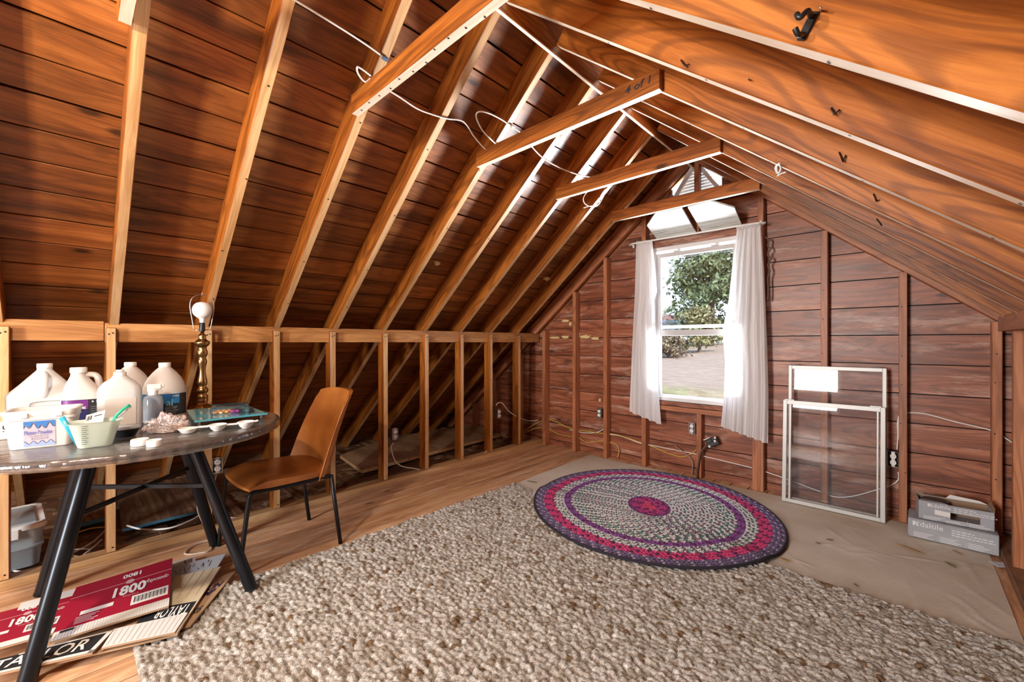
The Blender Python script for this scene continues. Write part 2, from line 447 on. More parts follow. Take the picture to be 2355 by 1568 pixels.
# ---------------- right kneewall
wr = struct('wall_right', 'right kneewall post and plate beside the gable wall')
SXR = .39
for y in [3.36, 2.92, 2.5, 2.09, 1.67, 1.26, .84, .43, .02, -.4, -.8, -1.2, -1.6, -2.0, -2.4, -2.8]:
    beam('stud', (SXR+.045, y, .045), (SXR+.045, y, 1.262), .045, .09, (W_GSTUD, W_FACE), wr, up=(-1, 0, 0), pale=('+Z',))
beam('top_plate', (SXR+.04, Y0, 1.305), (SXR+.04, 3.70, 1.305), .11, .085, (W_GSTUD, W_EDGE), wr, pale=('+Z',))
beam('bottom_plate', (SXR+.03, Y0, .0225), (SXR+.03, GF-.02, .0225), .10, .044, (W_DARK,), wr)

# ---------------- front gable
wf = struct('wall_front', 'red brown board gable wall with window and louvre vent')
OX0, OX1, OZ0, OZ1 = -1.785, -.995, .655, 2.105             # window opening
VX0, VX1, VZ0 = -1.62, -1.18, 2.50                          # vent opening at the peak
def gab_x(z, side):                                         # roof line above rafters
    d = RX - (ytop - z)/SL
    return d if side == 0 else 2*RX-d
zl = 1.279-.198*7-.03
z = zl
while z < ytop-.05:
    z0, z1 = z+.004, z+.198-.003
    jy = random.uniform(0, .004)
    def clip(xa, xb, za, zb):
        L0, L1 = max(xa, gab_x(za, 0)), min(xb, gab_x(za, 1)); U0, U1 = max(xa, gab_x(zb, 0)), min(xb, gab_x(zb, 1))
        if L1-L0 < .02: return
        if U1 < U0: U0 = U1 = (L0+L1)/2
        prism('gable_board', [(L0, GF+jy, za), (L1, GF+jy, za), (U1, GF+jy, zb), (U0, GF+jy, zb)], (0, .02, 0), W_GABLE, wf)
    segs = [(-5.2, 2.4)]
    if z1 > OZ0 and z0 < OZ1:
        if z0 < OZ0: clip(OX0, OX1, z0, OZ0)
        if z1 > OZ1: clip(OX0, OX1, OZ1, z1)
        segs = [(-5.2, OX0), (OX1, 2.4)]
    elif z0 >= VZ0-.12:
        segs = [(-5.2, VX0), (VX1, 2.4)]
    for s in segs: clip(s[0], s[1], max(z0, -.14), z1)
    z += .198
# sheathing paper behind the boards, cut round window and vent
def sheet(x0, x1, z0, z1): prism('backing', [(x0, GF+.03, z0), (x1, GF+.03, z0), (x1, GF+.03, z1), (x0, GF+.03, z1)], (0, .01, 0), M_BLACKVOID, wf)
sheet(-5.2, OX0-.0, -.2, 3.2); sheet(OX1, 2.4, -.2, 3.2); sheet(OX0, OX1, -.2, OZ0); sheet(OX0, OX1, OZ1, VZ0)
SF = 3.82
for x, za, zb in [(-3.10, .0, 1.33), (-2.672, .0, None), (-2.285, .0, None), (-1.862, .0, None), (-1.345, .0, .575), (-.865, .0, None), (-.905, .0, 2.05), (-.452, .0, None), (-.028, .0, None), (.385, .0, None),
                  (-3.52, -.05, None), (-3.93, -.05, None), (-4.34, -.05, None)]:
    if zb is None: zb = (rz_l(x) if x < RX else rz_r(x))-.005
    beam('stud', (x, SF+.042, za), (x, SF+.042, zb), .042, .085, (W_GSTUD,), wf, up=(0, -1, 0))
beam('sill_plate', (OX0-.05, SF+.035, .590), (OX1+.11, SF+.035, .590), .10, .042, (W_GSTUD,), wf)
beam('sill_plate', (OX0-.05, SF+.045, .633), (OX1+.11, SF+.045, .633), .085, .036, (W_GABLE,), wf)
beam('header', (OX0-.05, SF+.030, 2.135), (OX1+.11, SF+.030, 2.135), .07, .085, (W_GABLE,), wf)
beam('vent_post', (-1.365, SF+.03, 2.14), (-1.365, SF+.03, 2.80), .042, .06, (W_GSTUD,), wf, up=(0, -1, 0))
# end rafters on the gable face
for side in (0, 1):
    x0 = -4.9 if side == 0 else 2*RX+4.9
    f = rz_l if side == 0 else rz_r; Nn = NL if side == 0 else NR
    a = Vector((x0, SF+.02, f(x0))); b = Vector((RX, SF+.02, f(RX)))
    beam('end_rafter', a-Nn*.06, b-Nn*.06, .05, .12, (W_GSTUD if side else W_GSTUD,), wf, up=-Nn)
# louvre vent
for i in range(12):
    z = 2.500+.028*i
    hw = min(.215, (2.845-z)*.70)
    if hw < .025: break
    beam('vent_slat', (-1.40-hw, GF+.045, z), (-1.40+hw, GF+.045, z), .044, .006, (M_WHITE,), wf, up=(0, .80, -.60), bev=0)
beam('vent_frame', (VX0-.01, GF-.005, 2.49), (RX, GF-.005, 2.83), .03, .03, (M_WHITE,), wf, up=(0, 1, 0))
beam('vent_frame', (VX1+.01, GF-.005, 2.49), (RX, GF-.005, 2.83), .03, .03, (M_WHITE,), wf, up=(0, 1, 0))
beam('vent_frame', (VX0, GF-.005, 2.485), (VX1, GF-.005, 2.485), .03, .03, (M_WHITE,), wf, up=(0, 1, 0))
# two white painted boards tilted above the window
pz = lambda y: 2.15-.42*(y-3.82)
WP = NT('weathered_white_paint'); _t = WP.node('TexCoord')
_q = WP.noise(WP.mapping(_t.outputs['Object'], (3, 60, 60)), 1, 4, .7)
WP.set(Base_Color=WP.ramp(_q, [(.36, (.34, .32, .29)), (.46, (.60, .62, .60)), (1, (.66, .67, .66))]), Roughness=.5); WP.bump(_q, .1)
for poly in ([(-1.712, 3.80), (-1.357, 3.82), (-1.357, 3.46), (-1.575, 3.455), (-1.715, 3.585)], [(-1.308, 3.82), (-.995, 3.805), (-.99, 3.583), (-1.130, 3.452), (-1.308, 3.47)]):
    prism('white_panel', [(x, y, pz(y)) for x, y in poly], (0, .005, .014), WP.m, wf)
prism('foil_scrap', [AY(u, v, 3.75) for u, v in ((1533, 462), (1545, 447), (1553, 455), (1548, 466))], (0, .01, .004), M_STEEL, wf)

# ---------------- rear gable (behind the camera) with its window
wb = struct('wall_rear', 'rear board gable behind the camera with a window')
for (x0, x1, z0, z1) in [(-5.2, -1.80, -.2, 3.2), (-1.0, 2.4, -.2, 3.2), (-1.80, -1.0, -.2, .72), (-1.80, -1.0, 2.12, 3.2)]:
    prism('gable_board', [(x0, Y0, z0), (x1, Y0, z0), (x1, Y0, z1), (x0, Y0, z1)], (0, -.03, 0), W_GABLE, wb)
for a, b in (((-1.80, .72), (-1.80, 2.12)), ((-1.0, .72), (-1.0, 2.12)), ((-1.80, .72), (-1.0, .72)), ((-1.80, 2.12), (-1.0, 2.12)), ((-1.80, 1.42), (-1.0, 1.42))):
    beam('window_trim', (a[0], Y0+.02, a[1]), (b[0], Y0+.02, b[1]), .05, .03, (M_WHITE,), wb, up=(0, 1, 0))

# ---------------- eaves floor behind the left kneewall
fl = struct('floor_eaves', 'dusty eaves floor behind the left kneewall', 'floor')
for y in [Y0+.2+.41*k for k in range(0, 17)]:
    beam('joist', (-4.9, y, -.07), (-3.25, y, -.07), .045, .12, (W_DARK,), fl, bev=0)
INS = NT('loose_brown_insulation'); _t = INS.node('TexCoord')
_a = INS.noise(_t.outputs['Object'], 38, 6, .75); _b = INS.noise(_t.outputs['Object'], 7, 3)
INS.set(Base_Color=INS.mix(_b, INS.ramp(_a, [(.3, (.08, .04, .02)), (.5, (.36, .22, .12)), (.72, (.72, .56, .38))]), (.40, .25, .14)), Roughness=.9); INS.bump(_a, 1.0, .03)
nx, ny = 60, 240; V = []; F = []
for i in range(ny+1):
    for j in range(nx+1):
        x = -4.95+1.70*j/nx; y = Y0+(GF-Y0)*i/ny
        zz = -.035+.05*(noise.noise(Vector((x*9, y*9, 0)))*.5+noise.noise(Vector((x*24, y*24, 3)))*.35)
        V.append((x, y, min(zz, .03)))
for i in range(ny):
    for j in range(nx):
        a = i*(nx+1)+j; F.append((a, a+1, a+nx+2, a+nx+1))
o = mesh('insulation', V, F, INS.m, fl, smooth=True); o['kind'] = 'stuff'

# eave blocking closes the roof edge
beam('eave_board', (-4.93, Y0, -.02), (-4.93, GF, -.02), .03, .36, (W_DARK,), fl, bev=0)
prism('eaves_subfloor', [(-5.0, Y0, -.16), (-3.2, Y0, -.16), (-3.2, GF+.02, -.16), (-5.0, GF+.02, -.16)], (0, 0, .01), M_BLACKVOID, fl)

# ================================================================== bare bulb fixture on the collar tie behind the camera
bt = thing('bulb_fixture', 'bare lit bulb in a porcelain holder under a collar tie', 'light', (-1.245, -.692, 2.309))
lathe('holder', [(.055, 0), (.055, -.012), (.03, -.03), (.022, -.055), (.0, -.055)], M_WHITEPL, bt, loc=(-1.245, -.692, 2.309))
EM = NT('lit_bulb'); EM.set(Base_Color=(1, .9, .75), Roughness=.4); EM.b.inputs['Emission Color'].default_value = (1, .82, .6, 1); EM.b.inputs['Emission Strength'].default_value = 6
lathe('bulb', [(.0, -.150), (.012, -.148), (.024, -.138), (.030, -.122), (.029, -.105), (.020, -.080), (.014, -.066), (.014, -.054)], EM.m, bt, loc=(-1.245, -.692, 2.309))
bl = light('bulb_light', 'POINT', (-1.245, -.692, 2.205), 270, (1, .85, .66), shadow_soft_size=.045)

# ================================================================== front window
win = struct('window_1', 'white framed sash window with the inner sash raised', 'window')
M_VINYL = plain('window_vinyl', (.74, .74, .75), .35); M_SASH = plain('sash_grey', (.50, .49, .50), .4)
G_WIN = glass_mat('window_glass', (.97, .98, 1), .8)
def rectframe(name, x0, x1, z0, z1, y, w, d, mat, parent, wb=None, wt=None):
    wb = wb or w; wt = wt or w; bm = bmesh.new()
    bbox(bm, ((x0+w/2), y, (z0+z1)/2), (w, d, z1-z0), bev=.003); bbox(bm, ((x1-w/2), y, (z0+z1)/2), (w, d, z1-z0), bev=.003)
    bbox(bm, ((x0+x1)/2, y, z0+wb/2), (x1-x0-2*w+.001, d*.96, wb), bev=.003); bbox(bm, ((x0+x1)/2, y, z1-wt/2), (x1-x0-2*w+.001, d*.96, wt), bev=.003)
    return frombm(name, bm, mat, parent)
rectframe('window_frame', OX0, OX1, OZ0, OZ1, 3.895, .040, .11, M_VINYL, win, wb=.035, wt=.045)
rectframe('inner_sash', OX0+.035, OX1-.035, 1.262, 2.035, 3.862, .047, .032, M_SASH, win, wb=.052, wt=.040)
mesh('inner_pane', [(OX0+.07, 3.864, 1.30), (OX1-.07, 3.864, 1.30), (OX1-.07, 3.864, 2.0), (OX0+.07, 3.864, 2.0)], [(0, 1, 2, 3)], G_WIN, win)
rectframe('outer_sash', OX0+.038, OX1-.038, .685, 2.062, 3.915, .022, .028, M_VINYL, win)
beam('meeting_rail', (OX0+.06, 3.915, 1.345), (OX1-.06, 3.915, 1.345), .028, .028, (M_VINYL,), win)
mesh('outer_pane', [(OX0+.05, 3.918, 1.35), (OX1-.05, 3.918, 1.35), (OX1-.05, 3.918, 2.05), (OX0+.05, 3.918, 2.05)], [(0, 1, 2, 3)], G_WIN, win)
for x in (-1.55, -1.22):
    bm = bmesh.new(); bbox(bm, (x, 3.852, 2.043), (.07, .02, .012), bev=.003); bbox(bm, (x+.02, 3.845, 2.052), (.03, .012, .012), bev=.003)
    frombm('sash_latch', bm, M_VINYL, win)
for i, zz in enumerate((2.062, 2.078, 2.094)):
    beam('head_moulding', (OX0+.01, 3.842+.006*i, zz), (OX1-.01, 3.842+.006*i, zz), .012, .011, (M_VINYL,), win)

# ---------------- curtains
SHEER = sheer('sheer_curtain', (.95, .96, .97), .38, .08)
rod = thing('curtain_rod', 'flat white curtain rod above the window', 'curtain rod', (-1.40, 3.77, 2.15))
tube('rod', [(-1.955, 3.83, 2.15), (-1.95, 3.765, 2.155), (-1.40, 3.757, 2.150), (-.865, 3.765, 2.147), (-.86, 3.83, 2.145)], .008, M_WHITE, rod, sub=3)
for x in (-1.958, -.858):
    bm = bmesh.new(); bbox(bm, (x, 3.812, 2.148), (.016, .03, .05), bev=.003); frombm('rod_bracket', bm, M_WHITE, rod)
def interp(T, t):
    for i in range(len(T)-1):
        if t <= T[i+1][0] or i == len(T)-2:
            f = (t-T[i][0])/(T[i+1][0]-T[i][0]); return [a+(b-a)*f for a, b in zip(T[i][1:], T[i+1][1:])]
def curtain(label, ledge, redge, nf, ph, hem):
    yb = 3.765
    L = [AY(u, v, yb) for u, v in ledge]; R = [AY(u, v, yb) for u, v in redge]
    LT = [(i/(len(L)-1), p.x, p.z) for i, p in enumerate(L)]; RT = [(i/(len(R)-1), p.x, p.z) for i, p in enumerate(R)]
    def ip(T, t): return interp(T, t)
    NU, NV = 110, 60; V = []; F = []
    c = thing('sheer_curtain', label, 'curtain', (L[0].x, yb, L[0].z), 'white sheer curtains at the window')
    for j in range(NV+1):
        t = j/NV; a = ip(LT, t); b = ip(RT, t)
        for i in range(NU+1):
            s = i/NU
            amp = (.010+.016*min(1, t*3))*(1-.35*t)
            wv = math.sin(2*math.pi*nf*s+ph+.8*math.sin(3*t+s*4))+.22*math.sin(2*math.pi*nf*2.3*s+1.3+2*t)
            x = a[0]+(b[0]-a[0])*s; z = a[1]+(b[1]-a[1])*s + hem(s)*max(0, (t-.85)/.15)
            V.append((x, yb+amp*wv-.004, z))
    for j in range(NV):
        for i in range(NU):
            q = j*(NU+1)+i; F.append((q, q+1, q+NU+2, q+NU+1))
    o = mesh('panel', V, F, SHEER, c, smooth=True)
    # gathered heading above the rod
    V = []; F = []
    for j in range(4):
        for i in range(NU*2+1):
            s = i/(NU*2); x = L[0].x+(R[0].x-L[0].x)*s
            z = L[0].z+(R[0].z-L[0].z)*s+.026*j/3+.004*math.sin(s*90)*(j == 3); V.append((x, yb-.006+.011*math.sin(s*2*math.pi*nf*3)*(.4+j/4), z))
    for j in range(3):
        for i in range(NU*2):
            q = j*(NU*2+1)+i; F.append((q, q+1, q+NU*2+2, q+NU*2+1))
    mesh('ruffled_heading', V, F, SHEER, c, smooth=True)
curtain('narrow sheer curtain left of the sash, gathered to one side', [(1463, 562), (1457, 690), (1451, 820), (1447, 946)], [(1501, 558), (1510, 640), (1512, 672), (1506, 690), (1507, 760), (1511, 860), (1520, 976)], 4, .4, lambda s: .05*(1-min(1, s*2.2))*0)
curtain('wide sheer curtain covering the right of the sash with sagging hem', [(1694, 528), (1684, 600), (1674, 690), (1660, 758), (1666, 830), (1664, 900), (1657, 980)], [(1750, 521), (1757, 620), (1763, 780), (1766, 900), (1765, 1020)], 6, 1.1, lambda s: 0)

# ================================================================== outside
GR = NT('hillside'); _t = GR.node('TexCoord')
_a = GR.noise(_t.outputs['Object'], .9, 5, .65); _b = GR.noise(GR.mapping(_t.outputs['Object'], (.6, 3, 1)), 5, 5, .7)
_soil = GR.ramp(_b, [(.3, (.30, .20, .14)), (.55, (.48, .36, .28)), (.75, (.58, .47, .39))])
_gr = GR.ramp(_b, [(.3, (.14, .18, .055)), (.7, (.34, .38, .16))])
_sx = GR.node('SeparateXYZ', {0: _t.outputs['Object']})
_gm = GR.math('ADD', GR.math('ADD', _a, GR.math('MULTIPLY', _sx.outputs[0], -.07)), -.52)
_near = GR.math('SUBTRACT', 1.0, GR.math('MULTIPLY', GR.math('SUBTRACT', _sx.outputs[1], 7.6), .8, clamp=True), clamp=True)
GR.set(Base_Color=GR.mix(GR.math('MAXIMUM', GR.ramp(_gm, [(.64, (0, 0, 0)), (.72, (1, 1, 1))]), GR.math('MULTIPLY', _near, GR.ramp(_a, [(.4, (0, 0, 0)), (.6, (1, 1, 1))]))), _soil, _gr), Roughness=.95)
GR.bump(_b, .6, .1)
V = []; F = []; NX, NY = 70, 60
for j in range(NY+1):
    for i in range(NX+1):
        x = -45+70*i/NX; y = 4.6+60*(j/NY)**1.5
        t = min(1, max(0, (y-6)/20)); z = -1.5+1.74*min(1, max(0, (y-6.9)/1.1))+.055*max(0, y-8) if y < 27 else -1.5+1.74+.055*19+(.006*(y-27))
        z += (x+4.5)*.035*min(1, max(0, (y-7)/10))+.10*noise.noise(Vector((x*.4, y*.4, 0)))
        V.append((x, y, z))
for j in range(NY):
    for i in range(NX):
        q = j*(NX+1)+i; F.append((q, q+1, q+NX+2, q+NX+1))
hill = mesh('ground_outside', V, F, GR.m, None, smooth=True); tag(hill, 'bare brown hillside with grass seen through the window', 'ground', None, 'structure')
def groundz(x, y):
    z = -1.5+1.74*min(1, max(0, (y-6.9)/1.1))+.055*max(0, y-8) if y < 27 else -1.5+1.74+.055*19+(.006*(y-27))
    return z+(x+4.5)*.035*min(1, max(0, (y-7)/10))+.10*noise.noise(Vector((x*.4, y*.4, 0)))
BARK = plain('bark', (.16, .12, .10), .9)
def leafmat(name, a, b):
    n = NT(name); oi = n.node('TexCoord'); f = n.noise(oi.outputs['Object'], 1.6, 3)
    n.b.inputs['Roughness'].default_value = .6; n.set(Base_Color=n.ramp(f, [(.35, a), (.65, b)])); return n.m
def tree(name, label, u, vbase, y, h, rad, mats, seed, nleaf, low=.18, leaf=.11):
    rnd = random.Random(seed); p = AY(u, vbase, y); p.z = groundz(p.x, p.y)-.1
    t = thing(name, label, 'tree', p)
    tube('trunk', [p, p+Vector((.1, 0, h*.3)), p+Vector((-.1, .1, h*.62)), p+Vector((.05, 0, h*.95))], lambda s: .16*(1-s)*h/6+.02, BARK, t, seg=7, sub=3)
    V = []; F = []; BV = []; BF = []
    for k in range(34):
        a = rnd.uniform(0, 6.28); z0 = h*rnd.uniform(low, .9); ln = rad*(1.1-.75*(z0/h))*rnd.uniform(.6, 1.05)
        e = p+Vector((math.cos(a)*ln, math.sin(a)*ln, z0+ln*rnd.uniform(-.05, .35)))
        s = p+Vector((0, 0, z0)); vv, ff = tubeVF([s, (s+e)/2+Vector((0, 0, .12)), e], lambda q: .045*(1-q)+.008, 5); b0 = len(BV); BV += vv; BF += [tuple(i+b0 for i in f) for f in ff]
        for q in range(nleaf//34):
            f = rnd.random()**.5; c = s.lerp(e, f)+Vector((rnd.gauss(0, 1), rnd.gauss(0, 1), rnd.gauss(0, .7)))*rad*.13
            d1 = Vector((rnd.gauss(0, 1), rnd.gauss(0, 1), rnd.gauss(0, 1))).normalized(); d2 = d1.cross(Vector((rnd.gauss(0, 1), rnd.gauss(0, 1), rnd.gauss(0, 1)))).normalized()
            L = leaf*rnd.uniform(.6, 1.3); i0 = len(V); V += [c-d1*L, c+d2*L*.45, c+d1*L, c-d2*L*.45]; F.append((i0, i0+1, i0+2, i0+3))
    mesh('branches', BV, BF, BARK, t, smooth=True)
    o = mesh('foliage', V, F, mats, t); o['kind'] = 'stuff'
    return t
LF1 = leafmat('leaf_green', (.085, .14, .055), (.30, .36, .19)); LF2 = leafmat('leaf_yellow', (.24, .22, .10), (.42, .40, .2)); LF3 = leafmat('leaf_dry', (.14, .10, .07), (.32, .25, .16))
tree('leafy_tree', 'tall leafy green tree standing beyond the window', 1634, 760, 24, 6.3, 2.95, LF1, 3, 9000, .14, .14)
tree('yellow_tree', 'smaller yellowing tree in front of the tall leafy tree', 1606, 755, 19, 2.2, 1.1, LF2, 5, 2400, .15, .10)
tree('low_shrub', 'dry brown shrub at the foot of the bank outside', 1533, 792, 16, 1.1, .85, LF3, 8, 2000, .1, .07)
# neighbour house roof and a fence far outside
hs = thing('neighbour_house', 'distant house with red brown roof beyond the trees', 'house', (-17.5, 33, 1.5))
hx, hy = AY(1500, 760, 33).x, 33
bm = bmesh.new(); bbox(bm, (hx, hy+2, 1.9), (5, 4, 1.6)); frombm('walls', bm, plain('house_wall', (.75, .75, .78), .8), hs)
prism('roof', [(hx-2.8, hy-.4, 2.5), (hx+2.8, hy-.4, 2.5), (hx+.2, hy-.4, 3.6), (hx-.2, hy-.4, 3.6)], (0, 4.8, 0), plain('house_roof', (.30, .12, .11), .8), hs)
fn = thing('garden_fence', 'pale blue grey rail fence along the top of the bank', 'fence', (-12, 27.5, 1.3))
fa, fb = AY(1500, 748, 27.5), AY(1760, 742, 27.5)
M_FENCE = plain('fence_paint', (.42, .50, .58), .7)
for dz in (.0, .22, .44): beam('rail', fa+Vector((0, 0, -.22+dz)), fb+Vector((0, 0, -.22+dz)), .05, .14, (M_FENCE,), fn, bev=0)
for k in range(9):
    q = fa.lerp(fb, k/8); beam('post', (q.x, 27.56, groundz(q.x, 27.5)-.2), (q.x, 27.56, q.z+.35), .1, .1, (M_FENCE,), fn, up=(0, 1, 0), bev=0)

# ================================================================== carpet, drop cloth, braided rug
# --- chunky loop carpet
CX0, CX1, CY0, CY1 = -2.425, .345, .175, 2.575
res = .0052; nx = int((CX1-CX0)/res); ny = int((CY1-CY0)/res)
rng = np.random.default_rng(4)
gx = np.linspace(CX0, CX1, nx+1); gy = np.linspace(CY0, CY1, ny+1); X, Y = np.meshgrid(gx, gy)
px, py = .027, .0235
H = np.zeros_like(X); best = np.full_like(X, 9.0); cid = np.zeros(X.shape, int)
ci = np.floor((X-CX0)/px).astype(int); cj = np.floor((Y-CY0)/py).astype(int)
NI, NJ = ci.max()+3, cj.max()+3
jx = rng.uniform(-.33, .33, (NJ, NI)); jy = rng.uniform(-.33, .33, (NJ, NI)); hh = rng.uniform(.65, 1.15, (NJ, NI)); ang = rng.uniform(-.9, .9, (NJ, NI))
for di in (-1, 0, 1):
    for dj in (-1, 0, 1):
        a = np.clip(ci+di, 0, NI-1); b = np.clip(cj+dj, 0, NJ-1)
        cxp = CX0+(ci+di+.5+jx[b, a]+.5*((cj+dj) % 2))*px-px*.25; cyp = CY0+(cj+dj+.5+jy[b, a])*py
        dx = (X-cxp)/px; dy = (Y-cyp)/py; ca, sa = np.cos(ang[b, a]), np.sin(ang[b, a])
        ex = (dx*ca+dy*sa)*.95; ey = (-dx*sa+dy*ca)*1.25
        d = np.sqrt(ex*ex+ey*ey)
        up = d < best; best = np.where(up, d, best); cid = np.where(up, b*NI+a, cid)
H = .002+.0185*np.sqrt(np.clip(1-(best/.74)**2, 0, 1))*hh.ravel()[cid]
H += rng.uniform(-.0013, .0013, H.shape)
edge = np.minimum(np.minimum(X-CX0, CX1-X), np.minimum(Y-CY0, CY1-Y)); H *= np.clip(edge/.012+.25, .25, 1)
wob = .007*np.sin(Y*19)+.006*np.sin(Y*43+1); Xw = X+wob*np.clip(1-(X-CX0)/.15, 0, 1)
Yw = Y+(.008*np.sin(X*23)+.05*(X+2.4)/2.7*0)*np.clip(1-(CY1-Y)/.15, 0, 1)
V = np.stack([Xw, Yw, H+.003], -1).reshape(-1, 3)
idx = np.arange((nx+1)*(ny+1)).reshape(ny+1, nx+1)
Fq = np.stack([idx[:-1, :-1], idx[:-1, 1:], idx[1:, 1:], idx[1:, :-1]], -1).reshape(-1, 4)
me = bpy.data.meshes.new('carpet'); me.vertices.add(len(V)); me.vertices.foreach_set('co', V.ravel())
me.loops.add(Fq.size); me.loops.foreach_set('vertex_index', Fq.ravel()); me.polygons.add(len(Fq)); me.polygons.foreach_set('loop_start', np.arange(len(Fq))*4); me.polygons.foreach_set('loop_total', np.full(len(Fq), 4)); me.update(calc_edges=True)
me.polygons.foreach_set('use_smooth', np.ones(len(Fq), bool))
pal = np.array([(.64, .61, .58), (.54, .50, .45), (.74, .72, .70), (.40, .34, .28), (.60, .56, .52), (.26, .17, .10), (.70, .67, .65), (.46, .41, .36)])
ncol = pal[rng.choice(8, NI*NJ, p=[.22, .15, .2, .06, .15, .03, .13, .06])]
vc = 1.12*ncol[cid.ravel()]*rng.uniform(.6, 1.25, (len(V), 1))
ca = me.color_attributes.new('yarn', 'FLOAT_COLOR', 'POINT'); ca.data.foreach_set('color', np.concatenate([vc, np.ones((len(V), 1))], 1).astype(np.float32).ravel())
CM = NT('loop_yarn'); _at = CM.node('Attribute', attribute_name='yarn'); _t = CM.node('TexCoord')
_f = CM.noise(CM.mapping(_t.outputs['Object'], (150, 320, 200)), 1, 3, .7)
CM.set(Base_Color=CM.mix(1.0, _at.outputs['Color'], CM.ramp(_f, [(.3, (.55, .52, .50)), (.7, (1.2, 1.18, 1.15))]), 'MULTIPLY'), Roughness=.95); CM.b.inputs['Specular IOR Level'].default_value = .1
CM.bump(_f, .9, .01)
carpet = addobj('loop_carpet', me, None, [CM.m]); tag(carpet, 'large chunky loop carpet in speckled beige on the floor', 'carpet')

# --- canvas drop cloth
CL = NT('canvas'); _t = CL.node('TexCoord'); _a = CL.noise(_t.outputs['Object'], 2.2, 3, .5); _b = CL.noise(_t.outputs['Object'], 60, 3, .6); _d = CL.noise(_t.outputs['Object'], 1.3, 3)
CL.set(Base_Color=CL.mix(CL.math('MULTIPLY', _b, .25), CL.ramp(_a, [(.3, (.55, .48, .39)), (.55, (.64, .58, .50)), (.75, (.70, .66, .59))]), (.3, .22, .15)), Roughness=.9); CL.bump(_b, .25, .004)
V = []; F = []; NX, NY = 190, 110
corn = [Vector((-2.42, 2.588, 0)), Vector((.335, 2.588, 0)), Vector((.33, 3.80, 0)), Vector((-2.47, 3.81, 0))]
creases = [(random.uniform(-.45, .3), random.uniform(2.65, 3.6), random.uniform(-1.6, 1.6), random.uniform(.05, .22), random.uniform(.2, .8)) for _ in range(34)]
for j in range(NY+1):
    for i in range(NX+1):
        s, t = i/NX, j/NY
        p = corn[0].lerp(corn[1], s).lerp(corn[3].lerp(corn[2], s), t)
        z = .0035+.003*noise.noise(Vector((p.x*6, p.y*6, 1)))+.003*abs(noise.noise(Vector((p.x*3.1, p.y*3.3, 5))))
        for (cx, cy, an, ln, st) in creases:
            dx, dy = p.x-cx, p.y-cy; q = dx*math.cos(an)+dy*math.sin(an); r = -dx*math.sin(an)+dy*math.cos(an)
            if abs(q) < ln: z += .0065*st*math.exp(-(r/.009)**2)*(1-(q/ln)**2)
        w = .01*math.sin(p.x*7)
        V.append((p.x, p.y+w*(t > .98)*.5, max(.002, z)))
for j in range(NY):
    for i in range(NX):
        q = j*(NX+1)+i; F.append((q, q+1, q+NX+2, q+NX+1))
cloth = mesh('drop_cloth', V, F, CL.m, None, smooth=True); tag(cloth, 'wrinkled tan canvas drop cloth along the gable wall', 'drop cloth')

# --- braided oval rug
bp = [(1225, 1150), (1250, 1120), (1300, 1100), (1380, 1085), (1470, 1080), (1560, 1090), (1650, 1118), (1740, 1160), (1790, 1200), (1808, 1240), (1800, 1285), (1740, 1302), (1650, 1313), (1560, 1312), (1450, 1290), (1340, 1250), (1260, 1215), (1222, 1180)]
B = np.array([AZ(u, v, .018)[:2] for u, v in bp]); m0 = B.mean(0); Q = B-m0
A = np.c_[Q[:, 0]**2, Q[:, 0]*Q[:, 1], Q[:, 1]**2, Q[:, 0], Q[:, 1]]; s = np.linalg.lstsq(A, np.ones(len(Q)), rcond=None)[0]
Aq = np.array([[s[0], s[1]/2], [s[1]/2, s[2]]]); cen = -np.linalg.solve(2*Aq, s[3:]); kk = 1+cen@Aq@cen
ev, evec = np.linalg.eigh(Aq/kk); ra, rb = 1/np.sqrt(ev); rc = m0+cen; ax = evec[:, 0]
RUGC = Vector((rc[0], rc[1], 0)); RA, RB = float(ra), float(rb); RANG = math.atan2(ax[1], ax[0])
rug = thing('braided_rug', 'oval braided rug in purple, pink and grey green rings', 'rug', RUGC)
NRING = 34; rw = RB/NRING
bands = [(0, (.72, .10, .22)), (2, (.52, .08, .26)), (5, (.24, .08, .26)), (6, (.58, .60, .60)), (9, (.50, .55, .55)), (11, (.62, .60, .60)), (14, (.48, .42, .45)), (15, (.58, .60, .60)), (18, (.30, .36, .34)), (20, (.16, .32, .29)), (22, (.38, .42, .42)), (23, (.30, .10, .38)), (24, (.26, .12, .36)), (25, (.52, .57, .60)), (28, (.68, .085, .24)), (31, (.20, .14, .32)), (33, (.14, .10, .22)), (34, (.05, .03, .06))]
def bandcol(k):
    c = bands[0][1]
    for q, col in bands:
        if k >= q: c = col
    return c
RM = NT('braid_yarn'); _at = RM.node('Attribute', attribute_name='yarn'); _t = RM.node('TexCoord'); _f = RM.noise(_t.outputs['Object'], 260, 3, .7)
RM.set(Base_Color=RM.mix(1.0, _at.outputs['Color'], RM.ramp(_f, [(.3, (.6, .6, .62)), (.7, (1.25, 1.25, 1.25))]), 'MULTIPLY'), Roughness=.95); RM.b.inputs['Specular IOR Level'].default_value = .1; RM.bump(_f, .7, .004)
rr = random.Random(11)
def lift_(p):                                                # the rug lies over the carpet edge
    t = min(1, max(0, (2.72-p.y)/.13)); t = t*t*(3-2*t)
    return .0075+.0195*t
def ell(t, off):
    a, b = RA-off, RB-off
    f = max(.0, b/RB)
    x, y = a*math.cos(t), b*math.sin(t)
    return RUGC+Vector((x*math.cos(RANG)-y*math.sin(RANG), x*math.sin(RANG)+y*math.cos(RANG), 0))
